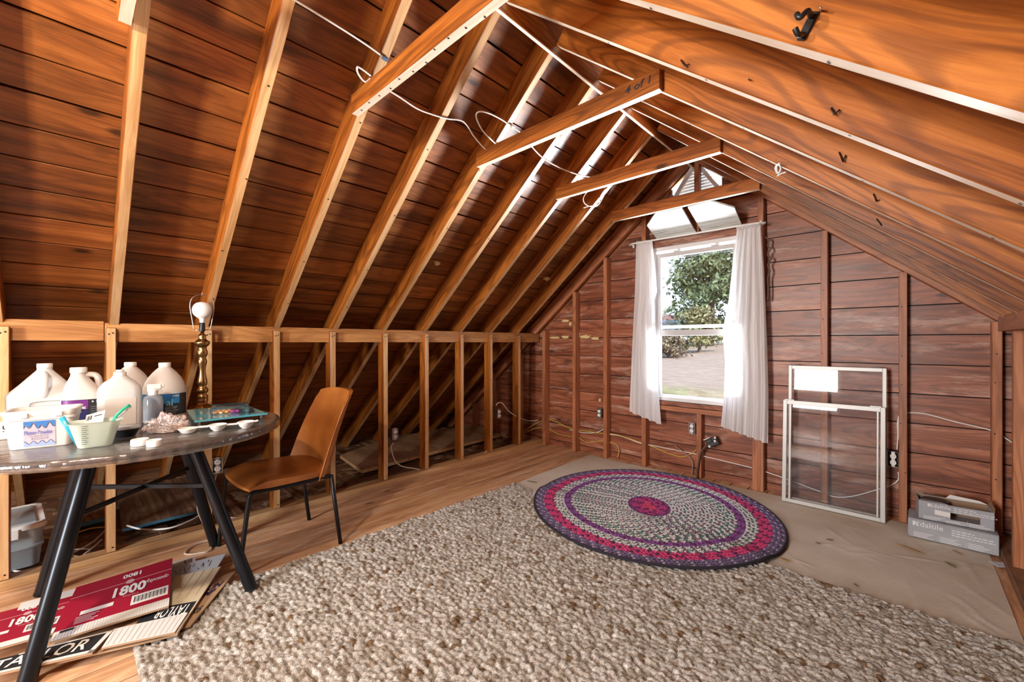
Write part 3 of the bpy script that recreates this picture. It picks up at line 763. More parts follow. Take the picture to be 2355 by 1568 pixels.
for k in range(NRING):
    off = RB-(k+.5)*rw                                       # distance in from the outer edge
    a, b = RA-off, RB-off; per = math.pi*(3*(a+b)-math.sqrt((3*a+b)*(a+3*b)))
    ns = max(8, int(per/.026)); V = []; F = []; C = []; ph0 = rr.uniform(0, 1)
    base = bandcol(k)
    for st in range(2):
        for i in range(ns):
            t0 = 2*math.pi*(i+.5*st+ph0)/ns; c0 = ell(t0, off); tv = (ell(t0+.01, off)-ell(t0-.01, off)).normalized(); nv = Vector((-tv.y, tv.x, 0))
            sg = 1 if st else -1
            d = (tv+nv*sg*.75).normalized(); e = Vector((-d.y, d.x, 0)); c = c0+nv*sg*rw*.22
            L, Wd, Hh = .0175, rw*.30, .0085
            z0 = .0115
            i0 = len(V)
            for (q, w, h) in ((-1, 0, -.7), (-.55, 1, 0), (-.55, 0, .8), (-.55, -1, 0), (.55, 1, 0), (.55, 0, .8), (.55, -1, 0), (1, 0, -.7)):
                p = c+d*L*q+e*Wd*w; V.append((p.x, p.y, z0+Hh*h+lift_(p)))
            F += [(i0, i0+2, i0+1), (i0, i0+3, i0+2), (i0+1, i0+2, i0+5, i0+4), (i0+2, i0+3, i0+6, i0+5), (i0+4, i0+5, i0+7), (i0+5, i0+6, i0+7)]
            f = rr.uniform(.85, 1.15); dk = (.15, .15, .18)
            if 6 <= k < 31 and not (23 <= k < 25) and not (28 <= k < 31):
                acc = ((.16, .40, .36), (.44, .14, .28), (.16, .40, .36), (.30, .22, .42))[(k*7//5) % 4]
                cc = (base if i % 2 else (.84, .86, .87)) if st else ((dk if i % 2 else (acc if (i//2+k) % 3 == 0 else (.78, .80, .81))))
            elif k >= 31: cc = (base if i % 3 else (.46, .42, .56)) if st else (base if i % 2 else dk)
            else: cc = base if (i+st) % 4 else ((.16, .05, .14) if k != 0 else base)
            C += [(cc[0]*f, cc[1]*f, cc[2]*f, 1)]*8
    # base strip
    i0 = len(V); m = 96
    for i in range(m):
        for q in (-.5, .5):
            p = ell(2*math.pi*i/m, off-rw*q); V.append((p.x, p.y, .008+lift_(p))); C.append((.04, .03, .05, 1))
    for i in range(m):
        j = (i+1) % m; F.append((i0+2*i, i0+2*i+1, i0+2*j+1, i0+2*j))
    o = mesh('braid', V, F, RM.m, rug, smooth=True)
    cb = o.data.color_attributes.new('yarn', 'FLOAT_COLOR', 'POINT'); cb.data.foreach_set('color', np.array(C, np.float32).ravel())
# dark bound edge
tube('bound_edge', [(lambda p: p+Vector((0, 0, .010+lift_(p))))(ell(2*math.pi*i/120, 0)) for i in range(120)], .0085, plain('edge_binding', (.02, .015, .025), .9), rug, seg=6, closed=True)

# ================================================================== table
ZT = .805
TC = Vector((-2.60, .215, 0)); TR = .583
M_TOP = wood('table_top_wood', (.035, .03, .027), (.09, .08, .072), (.16, .145, .135), rough=.35, knots=.0, vary=.05, gy=20)
M_LEG = plain('black_steel_tube', (.018, .022, .028), .32, .6)
tb = thing('round_table', 'round dark table wrapped in clear plastic on black tube legs', 'table', TC)
lathe('table_top', [(0, ZT-.034), (TR-.012, ZT-.034), (TR-.004, ZT-.03), (TR-.003, ZT-.006), (TR-.01, ZT-.003), (0, ZT-.003)], M_TOP, tb, seg=72, loc=TC)
# clear plastic film with wrinkles
PF = NT('plastic_film'); PF.n.remove(PF.b); _t = PF.node('TexCoord')
_w = PF.noise(PF.mapping(_t.outputs['Object'], (26, 5, 10)), 1, 4, .6, .5); _w2 = PF.noise(PF.mapping(_t.outputs['Object'], (60, 60, 6)), 1, 3, .6)
_bp = PF.node('Bump', {'Strength': .5, 'Distance': .01, 'Height': PF.math('ADD', _w, PF.math('MULTIPLY', _w2, .35))})
_gl = PF.node('BsdfGlossy', {'Color': (1, 1, 1), 'Roughness': .07, 'Normal': _bp.outputs[0]}); _tr = PF.node('BsdfTransparent', {'Color': (.93, .94, .95)}); _fr = PF.node('Fresnel', {'IOR': 1.6, 'Normal': _bp.outputs[0]})
_mx = PF.node('MixShader', {0: PF.math('ADD', PF.math('MULTIPLY', _fr.outputs[0], 1.0), .10), 1: _tr.outputs[0], 2: _gl.outputs[0]})
_dz = PF.node('BsdfDiffuse', {'Color': (.8, .8, .82)}); _my = PF.node('MixShader', {0: .06, 1: _mx.outputs[0], 2: _dz.outputs[0]})
PF.t.links.new(_my.outputs[0], PF.out.inputs[0])
V = [(TC.x, TC.y, ZT)]; F = []; NS = 360
prof = [(.3, ZT), (TR-.01, ZT), (TR+.0005, ZT-.004), (TR+.002, ZT-.02), (TR+.001, ZT-.036), (TR-.02, ZT-.039)]
for j, (r, z) in enumerate(prof):
    for k in range(NS):
        a = 2*math.pi*k/NS; w = (.0030 if j == 3 else .0018)*math.sin(k*1.9+3*math.sin(k*.31)+j*.5)*(j in (2, 3, 4)); V.append((TC.x+(r+w)*math.cos(a), TC.y+(r+w)*math.sin(a), z))
for k in range(NS): F.append((0, 1+k, 1+(k+1) % NS))
for j in range(len(prof)-1):
    for k in range(NS): F.append((1+j*NS+k, 1+(j+1)*NS+k, 1+(j+1)*NS+(k+1) % NS, 1+j*NS+(k+1) % NS))
mesh('plastic_cover', V, F, PF.m, tb, smooth=True)
legs = {}
for nm, b, t in (('FR', (-2.285, .605), (-2.47, .395)), ('FL', (-2.235, -.10), (-2.45, .075)), ('BR', (-2.985, .60), (-2.80, .40)), ('BL', (-3.0, -.085), (-2.80, .07))):
    B0 = Vector((*b, .019 if nm == 'FR' else .003)); T0 = Vector((*t, ZT-.036)); legs[nm] = (B0, T0)
    V, F = tubeVF([B0, T0], .0265, 24); lg = mesh('leg', V, F, M_LEG, tb, smooth=True); lg.data.set_sharp_from_angle(angle=.7)
    V, F = tubeVF([B0-(T0-B0).normalized()*.001, B0+(T0-B0).normalized()*.008], .0275, 24); mesh('foot_cap', V, F, M_BLACK, lg, smooth=False)
for p, q in (('FR', 'BL'), ('FL', 'BR')):
    a = legs[p][0].lerp(legs[p][1], .67); b = legs[q][0].lerp(legs[q][1], .67)
    beam('cross_brace', a, b, .010, .022, (M_LEG,), tb, up=(0, 0, 1))

# ================================================================== chair
LT = NT('tan_leather'); _t = LT.node('TexCoord'); _a = LT.noise(_t.outputs['Object'], 5, 4); _b = LT.node('TexVoronoi', {'Scale': 420.0})
LT.put(_b.inputs['Vector'], _t.outputs['Object'])
LT.set(Base_Color=LT.ramp(_a, [(.3, (.28, .085, .014)), (.7, (.44, .16, .034))]), Roughness=.36); LT.bump(_b.outputs['Distance'], .12, .002)
LT.b.inputs['Coat Weight'].default_value = .25; LT.b.inputs['Coat Roughness'].default_value = .2
CHC = Vector((-2.705, .86, 0))
ch = thing('dining_chair', 'tan leather shell chair with black metal legs at the table', 'chair', CHC)
def cushion(name, fn_top, fn_bot, NU, NV, mat, parent):
    V = []; F = []
    for fn in (fn_top, fn_bot):
        for j in range(NV+1):
            for i in range(NU+1): V.append(fn(i/NU, j/NV))
    n = (NU+1)*(NV+1)
    for j in range(NV):
        for i in range(NU):
            q = j*(NU+1)+i; F.append((q, q+1, q+NU+2, q+NU+1)); F.append((n+q, n+q+NU+1, n+q+NU+2, n+q+1))
    ring = [i for i in range(NU+1)]+[j*(NU+1)+NU for j in range(1, NV+1)]+[NV*(NU+1)+i for i in range(NU-1, -1, -1)]+[j*(NU+1) for j in range(NV-1, 0, -1)]
    for k in range(len(ring)):
        a, b = ring[k], ring[(k+1) % len(ring)]; F.append((b, a, n+a, n+b))
    bm = bmesh.new(); vs_ = [bm.verts.new(v) for v in V]
    for f in F: bm.faces.new([vs_[i] for i in f])
    o = frombm(name, bm, mat, parent, smooth=True); o.data.set_sharp_from_angle(angle=math.radians(60)); return o
def seat_pt(s, t, top):
    # s across x, t from front (-y) to back
    hw = .235+.012*math.sin(math.pi*t); x = (s*2-1); xx = math.copysign(abs(x)**.92, x)*hw
    if t > .75: xx *= 1-.10*((t-.75)/.25)**2
    cr = (1-abs(x)**3.2); y = -.245+.475*t+.03*(abs(x)**3)*(1-t*1.6)
    ztop = .468+.014*cr-.030*max(0, (.22-t)/.22)**1.6-.012*t
    zb = .428
    return (CHC.x+xx, CHC.y+y, ztop if top else zb+.004*cr)
cushion('seat', lambda s, t: seat_pt(s, t, True), lambda s, t: seat_pt(s, t, False), 18, 18, LT.m, ch)
def back_pt(s, t, front):
    x = s*2-1; hw = (.246-.040*t**1.6); 
    xx = x*hw
    bow = .085*(abs(x)**2.6)*(1-.35*t)                       # wraps forward at the sides
    lean = .225+.165*t**.95-.015*math.sin(math.pi*t)
    z = .405+.495*t*(1-.02*abs(x)**3*t) 
    if t > .9: z -= .010*abs(x)**6
    th = .046*(1-.35*abs(x)**4)*(1-.30*t)
    y = lean-bow
    return (CHC.x+xx, CHC.y+y-(th/2 if front else -th/2), z)
bk = cushion('backrest', lambda s, t: back_pt(s, t, True), lambda s, t: back_pt(s, t, False), 18, 18, LT.m, ch)
for x in (-1, 1):
    tube('piping', [Vector(back_pt((x+1)/2, t/12, True))+Vector((x*.002, .006, 0)) for t in range(13)], .0035, LT.m, bk, seg=6)
M_CHL = plain('black_chair_metal', (.014, .015, .018), .38, .5)
LGS = {'rn': (-2.462, 1.118), 'rf': (-2.945, 1.122), 'fn': (-2.480, .600), 'ff': (-2.950, .612)}
for s, xn in (('n', 1), ('f', -1)):
    fx = CHC.x+xn*.236
    F0 = Vector((*LGS['f'+s], .0)); B0 = Vector((*LGS['r'+s], .0)); fl_ = Vector((fx, CHC.y-.215, .414)); bl_ = Vector((fx, CHC.y+.20, .416))
    fz, bz = (.018, .0) if s == 'n' else (0, 0)
    F0.z = .028 if (s == 'n') else .002
    tube('frame_leg', [F0, F0.lerp(fl_, .5), F0.lerp(fl_, .9), fl_+Vector((0, .01, .004)), fl_+Vector((0, .05, .006)), fl_.lerp(bl_, .5), bl_], .0115, M_CHL, ch, seg=10, sub=4)
    B0.z = .002
    tube('rear_leg', [B0, bl_+Vector((0, .005, .004))], .0115, M_CHL, ch, seg=10)
beam('seat_rail', (CHC.x-.236, CHC.y+.19, .415), (CHC.x+.236, CHC.y+.19, .415), .02, .018, (M_CHL,), ch)
beam('seat_rail', (CHC.x-.236, CHC.y-.17, .415), (CHC.x+.236, CHC.y-.17, .415), .02, .018, (M_CHL,), ch)

# ================================================================== things on the table
def TP(u, v, z=ZT): return AZ(u, v, z)
HDPE = sheer('milky_plastic', (.88, .89, .90), .30, .06, .3, .8)
HDPE2 = sheer('milky_plastic_pink', (.90, .84, .80), .30, .04, .3, .8)
CAPM = plain('white_cap', (.88, .87, .86), .4)
def capl(parent, p, r, h):
    o = lathe('cap', [(r, 0), (r, h*.85), (r*.93, h), (0, h)], CAPM, parent, loc=p, seg=24); return o
def shell(name, c, r0, z0, z1, a0, a1, mat, parent, n=24, yes=None):
    V = []; F = []
    for i in range(n+1):
        a = a0+(a1-a0)*i/n
        for z in (z0, z1): V.append((c.x+r0*math.cos(a), c.y+r0*math.sin(a), z))
    for i in range(n): F.append((2*i, 2*i+2, 2*i+3, 2*i+1))
    return mesh(name, V, F, mat, parent, smooth=True)
def cyl_text(txt, c, r, amid, aw, z0, h, mat, parent, bold=.01):
    V, F = textmesh(txt, 0, bold)
    return mesh('lettering', [(c.x+r*math.cos(amid-aw/2+aw*x), c.y+r*math.sin(amid-aw/2+aw*x), z0+h*y) for x, y in V], F, mat, parent)
ZJ = ZT+.001
view_a = lambda p: math.atan2(-p.y, -p.x)                   # direction from p to the eye
# 1 big square gallon jug with pyramid shoulders
p = AX(103, 900, -2.84); p.z = ZJ; j = thing('plastic_jug', 'empty milky gallon jug with square body and sloping shoulders', 'jug', p, 'plastic jugs on the table')
M1 = Matrix.Translation(p) @ Matrix.Rotation(view_a(p)-math.pi/2+.10, 4, 'Z') @ Matrix.Diagonal((1.13, 1.08, 1.02, 1))
bd = rloft('body', [(0, .085, .07, .02), (.008, .098, .082, .025), (.145, .099, .083, .025), (.158, .098, .082, .025), (.20, .066, .056, .022), (.255, .028, .026, .02), (.264, .022, .022, .0215), (.276, .021, .021, .0208)], HDPE, j, M=M1)
capl(j, M1 @ Vector((0, 0, .274)), .025, .019)
tube('handle', [M1 @ Vector(q) for q in ((.004, .030, .248), (.006, .060, .242), (.008, .076, .215), (.010, .080, .175), (.010, .074, .152))], .0125, HDPE, j, seg=10, sub=4)
tube('moulded_panel', [M1 @ Vector(q) for q in ((-.05, .083, .03), (-.05, .084, .12), (-.03, .084, .135), (.03, .084, .135), (.05, .084, .12), (.05, .083, .03))], .004, HDPE, bd, seg=6, sub=3)
# 2 handled jug with purple and black label
M_PURP = plain('label_purple', (.16, .03, .22), .4); M_LBLK = plain('label_black', (.02, .02, .025), .45); M_NAVY = plain('label_navy', (.02, .02, .09), .4); M_LBLUE = plain('label_blue', (.03, .22, .55), .4); M_ORNG = plain('label_orange', (.55, .22, .06), .5); M_INK = plain('white_ink', (.85, .85, .85), .6); M_DKINK = plain('dark_ink', (.02, .02, .03), .6)
p = AX(194, 900, -2.70); p.z = ZJ; j = thing('plastic_jug', 'milky handled jug with purple and black label', 'jug', p, 'plastic jugs on the table')
va = view_a(p); M2 = Matrix.Translation(p) @ Matrix.Rotation(va-math.pi/2, 4, 'Z')       # local +y faces the eye
bd = rloft('body', [(0, .066, .05, .035), (.006, .073, .058, .045), (.155, .074, .059, .045), (.165, .070, .055, .044), (.205, .048, .042, .035, .012, 0), (.245, .026, .026, .0255, .018, 0), (.262, .0245, .0245, .024, .018, 0)], HDPE2, j, M=M2)
capl(j, M2 @ Vector((.018, 0, .258)), .028, .024)
tube('handle', [M2 @ Vector(q) for q in ((.015, 0, .240), (-.02, 0, .248), (-.040, 0, .240), (-.047, 0, .215), (-.050, 0, .175), (-.052, 0, .150))], .013, HDPE2, j, seg=10, sub=4)
def lab2(z0, z1, x0, x1, mat, nm='label', lift=.0008):
    ring = [q for q in rrect(.0748+lift, .0598+lift, .045, 10)]
    sel = [q for q in ring if q[1] > .0 and x0 <= q[0] <= x1]; sel.sort(key=lambda q: -q[0])
    sel = [(x1, sel[0][1] if abs(sel[0][0]-x1) < .02 else .0598)]+sel+[(x0, sel[-1][1])] if len(sel) > 1 else [(x1, .0606), (x0, .0606)]
    V = []; F = []
    for (x, y) in sel:
        for z in (z0, z1): V.append(M2 @ Vector((x, y, z)))
    for i in range(len(sel)-1): F.append((2*i, 2*i+1, 2*i+3, 2*i+2))
    return mesh(nm, V, F, mat, j)
lb = lab2(.012, .142, -.070, .070, M_LBLK); lab2(.100, .140, -.012, .068, M_PURP, 'label_band', .0014); lab2(.015, .098, -.012, .068, M_NAVY, 'label_band', .0014)
V = [M2 @ Vector((.058+.014*math.cos(a), .0600-.006, .125+.014*math.sin(a))) for a in [k*math.pi/8 for k in range(16)]]
letter('KILN BASE', M2 @ Vector((.045, .0625, .103)), M2.to_3x3() @ Vector((-.05, 0, 0)), (0, 0, .009), M_INK, j) if False else None
letter('EXTREME', M2 @ Vector((.050, .0625, .101)), M2.to_3x3() @ Vector((-.055, 0, 0)), (0, 0, .010), M_INK, j, bold=.02)
for q in range(3): patch('label_emblem', M2 @ Vector((-.022-.014*q, .0625, .128)), M2.to_3x3() @ Vector((-.008, 0, 0)), (0, 0, .008), M_INK, j, poly=[(.5, 0), (1, .5), (.5, 1), (0, .5)])
for q in range(7): patch('label_print', M2 @ Vector((-.020, .0625, .108-.009*q)), M2.to_3x3() @ Vector((-.036, 0, 0)), (0, 0, .0022), plain('grey_ink', (.16, .16, .17), .6), j)
# 3 slim rounded bottle
p = AX(276, 900, -2.555); p.z = ZJ; j = thing('plastic_jug', 'slim white bottle with rounded shoulders and narrow cap', 'bottle', p, 'plastic jugs on the table')
M3 = Matrix.Translation(p) @ Matrix.Rotation(view_a(p)-math.pi/2+.05, 4, 'Z') @ Matrix.Diagonal((1.33, 1.12, 1.10, 1))
rloft('body', [(0, .046, .03, .02), (.006, .053, .037, .025), (.02, .055, .039, .026), (.16, .0555, .039, .026), (.178, .052, .037, .026), (.198, .040, .030, .026), (.212, .024, .022, .0215), (.222, .019, .019, .0185)], HDPE, j, M=M3)
capl(j, M3 @ Vector((0, 0, .216)), .0215, .024); capl(j, M3 @ Vector((0, 0, .240)), .014, .008)
rloft('level_print', [(.0, .038, .0005, .0004), (.105, .038, .0005, .0004)], HDPE2, j, M=M3 @ Matrix.Translation((0, .0395, .03)))
# 4, 5 round gallon jugs
gprof = [(r*1.15, z*1.04) for r, z in [(.066, 0), (.076, .006), (.079, .02), (.079, .135), (.077, .150), (.071, .175), (.060, .200), (.045, .224), (.030, .243), (.022, .252), (.021, .262), (.0, .262)]]
for (pp, lab, sty) in ((tuple(AX(300, 900, -3.06))[:2], 'round gallon jug with a dark purple label behind the slim bottle', 0), (tuple(AX(379, 900, -2.86))[:2], 'round gallon jug with a blue and black label by the lamp', 1)):
    p = Vector((*pp, ZJ)); j = thing('plastic_jug', lab, 'jug', p, 'plastic jugs on the table'); va = view_a(p)
    lathe('body', gprof, HDPE2, j, loc=p, seg=40); capl(j, p+Vector((0, 0, .267)), .0260, .020)
    z = ZJ
    if sty == 0:
        shell('label', p, .0915, z+.022, z+.128, va-1.2, va+1.5, M_LBLK, j); shell('label_band', p, .0920, z+.085, z+.10, va-1.2, va+1.5, plain('label_plum', (.08, .03, .08), .5), j)
    else:
        shell('label', p, .0915, z+.018, z+.128, va-1.3, va+1.3, M_LBLK, j); shell('label_band', p, .0921, z+.078, z+.128, va-.2, va+1.3 if False else va-.2+.9, M_LBLUE, j)
        shell('label_band', p, .0921, z+.088, z+.128, va-1.3, va-.2, M_LBLUE, j)
        cyl_text('al', p, .0926, va+.20, .30, z+.068, .034, plain('cyan_ink', (.25, .65, .85), .5), j)
        for q in range(4): shell('label_print', p, .0928, z+.112, z+.120, va+.34+.085*q, va+.40+.085*q, M_INK, j, 3)
        for q in range(6): shell('label_print', p, .0926, z+.062-.007*q, z+.0636-.007*q, va+.02, va+.6-.05*(q % 3), M_INK if q % 2 else plain('grey_ink2', (.4, .45, .5), .6), j, 6)
# spray bottle
CLEARPL = sheer('clear_plastic', (.80, .84, .88), .5, .45, .15, .9)
p = TP(352, 972); p.z = ZJ; s = thing('spray_bottle', 'small clear spray bottle with white trigger head', 'bottle', p)
lathe('bottle', [(.034, 0), (.039, .006), (.039, .110), (.034, .128), (.018, .138), (.016, .146), (0, .146)], CLEARPL, s, loc=p, seg=28)
lathe('water', [(.0365, .003), (.0365, .070), (0, .070)], sheer('cloudy_water', (.66, .70, .80), .5, .35), s, loc=p+Vector((0, 0, .0)), seg=28)
lathe('collar', [(.019, .136), (.019, .158), (.012, .163), (0, .163)], CAPM, s, loc=p, seg=20)
Ms = Matrix.Translation(p) @ Matrix.Rotation(view_a(p)+math.pi*.55, 4, 'Z') @ Matrix.Diagonal((1.28, 1.28, 1.28, 1))
bm = bmesh.new(); bbox(bm, (.004, 0, .138), (.042, .015, .020), bev=.004, seg=2); bbox(bm, (.028, 0, .139), (.012, .011, .012), bev=.002); bbox(bm, (-.008, 0, .126), (.018, .013, .014), bev=.003)
hd = frombm('spray_head', bm, CAPM, s, M=Ms); tube('trigger', [Ms @ Vector(q) for q in ((.020, 0, .130), (.024, 0, .118), (.030, 0, .106))], .004, CAPM, hd, seg=6, sub=3)
# tub of plaster powder
p = TP(88, 1006); p.z = ZJ; 
A0, A1 = TP(24, 1037), TP(157, 1023); xv = (A1-A0); W0 = xv.length; xd = xv.normalized(); yd = Vector((-xd.y, xd.x, 0))
if yd.x > 0: yd = -yd
Mt = Matrix((( xd.x, yd.x, 0, 0), (xd.y, yd.y, 0, 0), (0, 0, 1, 0), (0, 0, 0, 1))); ctr = (A0+A1)/2+yd*.062; Mt.translation = Vector((ctr.x, ctr.y, ZJ)); Mt = Mt @ Matrix.Diagonal((1.10, 1.05, 1.27, 1))
tub = thing('plaster_tub', 'white square tub with a blue wave Plaster Powder label', 'tub', Mt.translation)
hw = W0/2
TUBM = sheer('tub_plastic', (.86, .83, .81), .2, 0, .35, .6)
rloft('tub_body', [(0, hw-.003, .055, .015), (.004, hw, .058, .018), (.082, hw+.009, .066, .018), (.084, hw+.012, .069, .019), (.089, hw+.012, .069, .019), (.091, hw+.011, .068, .019), (.104, hw+.016, .073, .02), (.110, hw+.017, .074, .02), (.1115, hw+.015, .072, .02), (.1105, hw+.007, .064, .017), (.085, hw+.005, .062, .017), (.045, hw, .058, .016)], TUBM, tub, M=Mt)
for x in (-.035, .045):
    bm = bmesh.new(); bbox(bm, (x, -.073, .098), (.020, .006, .014), bev=.002); frombm('rim_clip', bm, TUBM, tub, M=Mt)
def TPT(x, y): return Mt @ Vector((x, -.0585-.008*(y/.082)-.0006, y))
lx0, lx1, lz0, lz1 = -.037, .036, .006, .080
M_LILAC = plain('label_lilac', (.48, .42, .50), .5); M_WBLUE = plain('label_wave_blue', (.05, .18, .48), .5); M_LBL2 = plain('label_pale_blue', (.28, .36, .62), .5)
mesh('label', [TPT(lx0, lz0), TPT(lx1, lz0), TPT(lx1, lz1), TPT(lx0, lz1)], [(0, 1, 2, 3)], M_LILAC, tub)
def wavestrip(base, f, mat, nm, off):
    V = []; F = []; n = 48
    for i in range(n+1):
        x = lx0+(lx1-lx0)*i/n
        for z in (base, f(i/n)): q = TPT(x, z); V.append(q-yd*off)
    for i in range(n): F.append((2*i, 2*i+2, 2*i+3, 2*i+1))
    mesh(nm, V, F, mat, tub)
wf1 = lambda t: .0665+.006*math.sin(t*25)-.004*math.cos(t*11); wf2 = lambda t: .0165+.0045*math.sin(t*23+1)
wavestrip(lz1, wf1, M_WBLUE, 'wave_band', .0006); wavestrip(lz0, wf2, M_LBL2, 'wave_band', .0006)
tube('wave_line', [TPT(lx0+(lx1-lx0)*i/48, wf1(i/48)-.002)-yd*.0008 for i in range(49)], .0006, M_NAVY, tub, seg=4); tube('wave_line', [TPT(lx0+(lx1-lx0)*i/48, wf2(i/48)+.001)-yd*.0008 for i in range(49)], .0006, M_NAVY, tub, seg=4)
letter('Plaster Powder', TPT(lx0+.002, .041)-yd*.001, xd*.070, TPT(0, .053)-TPT(0, .041), plain('label_text_blue', (.12, .14, .42), .5), tub, bold=.012)
letter('Plaster Material  NET WT 5lbs', TPT(lx0+.014, .0345)-yd*.001, xd*.048, TPT(0, .038)-TPT(0, .0345), M_DKINK, tub)
tube('label_outline', [TPT(lx0+.018+.038*(.5+.5*math.copysign(min(1, abs(1.5*math.cos(a))), math.cos(a))), .0285+.0022*math.sin(a))-yd*.001 for a in [2*math.pi*i/40 for i in range(40)]], .0004, M_DKINK, tub, seg=4, closed=True)
# small carton at the left edge of the view
p = TP(-14, 1014); c = thing('small_carton', 'small white carton marked with a black U beside the tub', 'carton', Vector((p.x, p.y, ZJ)))
Mc = Matrix.Translation((p.x-.03, p.y, ZJ)) @ Matrix.Rotation(.12, 4, 'Z')
bm = bmesh.new(); bbox(bm, (0, 0, .034), (.06, .085, .068), bev=.0015); frombm('carton_body', bm, M_WHITEPL, c, M=Mc)
letter('U', Mc @ Vector((.0305, .018, .040)), Mc.to_3x3() @ Vector((0, .015, 0)), (0, 0, .016), M_DKINK, c, bold=.03)
letter('8-12', Mc @ Vector((.0305, .018, .031)), Mc.to_3x3() @ Vector((0, .018, 0)), (0, 0, .005), M_DKINK, c, bold=.02)
# measuring cup with tools
p = TP(219, 1025); p.z = ZJ; cup = thing('measuring_cup', 'pale green measuring cup with black tick marks', 'cup', p); va = view_a(p)
Mm = Matrix.Translation(p) @ Matrix.Rotation(va-math.pi/2, 4, 'Z')
GCUP = sheer('pale_green_plastic', (.84, .93, .85), .45, .10, .25, .7)
rloft('cup_body', [(0, .044, .038, .02), (.004, .048, .042, .024), (.088, .070, .052, .03), (.094, .076, .054, .03), (.0955, .078, .055, .03), (.0945, .074, .052, .028), (.085, .066, .048, .028), (.008, .045, .039, .022)], GCUP, cup, M=Mm)
for k in range(10):
    z = .016+.0075*k; y = .0425+.0105*(z/.088); patch('tick_mark', Mm @ Vector((.036, y+.0012, z)), Mm.to_3x3() @ Vector((-.018 if k % 2 else -.014, 0, 0)), (0, 0, .0016), M_DKINK, cup)
def rod_thing(name, label, cat, a, b, r, mat, flat=1.0):
    t = thing(name, label, cat, a); tube('shaft', [a, Vector(a).lerp(Vector(b), .5), b], r, mat, t, seg=10, flat=flat); return t
q = Mm @ Vector((.045, 0, .012)); e = Mm @ Vector((.088, -.01, .118))
rod_thing('stir_stick', 'flat blue stir stick standing in the measuring cup', 'stick', q, e, .0085, plain('cyan_plastic', (.02, .30, .46), .35), .35)
t = thing('plastic_scoop', 'clear plastic scoop with green handle leaning in the cup', 'scoop', Mm @ Vector((-.03, 0, .012)))
q0, q1, q2 = Mm @ Vector((-.015, 0, .012)), Mm @ Vector((-.060, .0, .108)), Mm @ Vector((-.098, -.02, .142))
tube('handle', [q0, q1, q2], .0055, plain('teal_plastic', (.02, .42, .26), .3), t, seg=8, sub=3)
V = []; F = []
for i in range(9):
    for k in range(9):
        s_ = i/8; a = math.pi*(k/8); V.append(Mm @ Vector((-.052-.052*s_+.002*math.sin(a), .018*math.cos(a), .096+.043*s_-.016*math.sin(a)*math.sin(math.pi*min(1, s_*1.0+.1)))))
for i in range(8):
    for k in range(8): a = i*9+k; F.append((a, a+1, a+10, a+9))
mesh('scoop_bowl', V, F, CLEARPL, t, smooth=True)
t = thing('paper_tag', 'white printed paper tag standing in the measuring cup', 'tag', Mm @ Vector((.0, -.02, .03)))
q0 = Mm @ Vector((.028, -.03, .088)); xv = Mm.to_3x3() @ Vector((-.052, 0, .014)); yv = Mm.to_3x3() @ Vector((-.004, -.006, .026))
prism('tag_card', [q0-yv*3, q0+xv-yv*3, q0+xv+yv, q0+yv], xv.cross(yv).normalized()*.0008, M_WHITEPL, t)
for k in range(7): patch('barcode_bar', q0+xv*(.04+.045*k)+yv*.15, xv*(.012+.012*(k % 3)), yv*.6, M_DKINK, t, lift=.0016)
patch('tag_print', q0+xv*.45+yv*.45, xv*.42, yv*.12, M_DKINK, t, lift=.0016)
# black bowl with clear lid
p = TP(287, 1004); p.z = ZJ; t = thing('black_bowl', 'small black bowl with a clear domed lid', 'bowl', p)
lathe('bowl', [(.030, 0), (.034, .002), (.047, .03), (.050, .036), (.047, .036), (.032, .004), (0, .004)], M_BLACK, t, loc=p, seg=32)
lathe('lid', [(.052, .035), (.051, .039), (.036, .046), (.0, .049)], CLEARPL, t, loc=p, seg=32)
# crumpled plastic bag
BAG = NT('crinkled_film'); BAG.n.remove(BAG.b); _t = BAG.node('TexCoord'); _w = BAG.noise(_t.outputs['Object'], 55, 4, .6, 1.0); _bp = BAG.node('Bump', {'Strength': .8, 'Distance': .01, 'Height': _w})
_gl = BAG.node('BsdfGlossy', {'Color': (1, 1, 1), 'Roughness': .1, 'Normal': _bp.outputs[0]}); _df = BAG.node('BsdfDiffuse', {'Color': BAG.ramp(BAG.noise(_t.outputs['Object'], 14, 2), [(.42, (.80, .80, .86)), (.66, (.74, .55, .60))])}); _tr = BAG.node('BsdfTransparent')
_m1 = BAG.node('MixShader', {0: .45, 1: _tr.outputs[0], 2: _df.outputs[0]}); _fr = BAG.node('Fresnel', {'IOR': 1.7, 'Normal': _bp.outputs[0]}); _m2 = BAG.node('MixShader', {0: BAG.math('ADD', _fr.outputs[0], .12), 1: _m1.outputs[0], 2: _gl.outputs[0]})
BAG.t.links.new(_m2.outputs[0], BAG.out.inputs[0])
p = TP(372, 992); p.z = ZJ; t = thing('plastic_bag', 'crumpled clear plastic bag lying on the table', 'bag', p)
bm = bmesh.new(); bmesh.ops.create_icosphere(bm, subdivisions=5, radius=1.0)
for v in bm.verts:
    d = v.co.copy(); n_ = noise.noise(d*2.3)*.35+abs(noise.noise(d*4.7+Vector((3, 1, 2))))*.32+abs(noise.noise(d*9))*.12
    k = .72+n_; z = max(0, d.z)*k; v.co = Vector((p.x+d.x*k*.075+d.y*.02, p.y+.022+d.y*k*.092, p.z+.0015+z*.078+.002*noise.noise(d*5)))
frombm('film', bm, BAG.m, t, smooth=False)
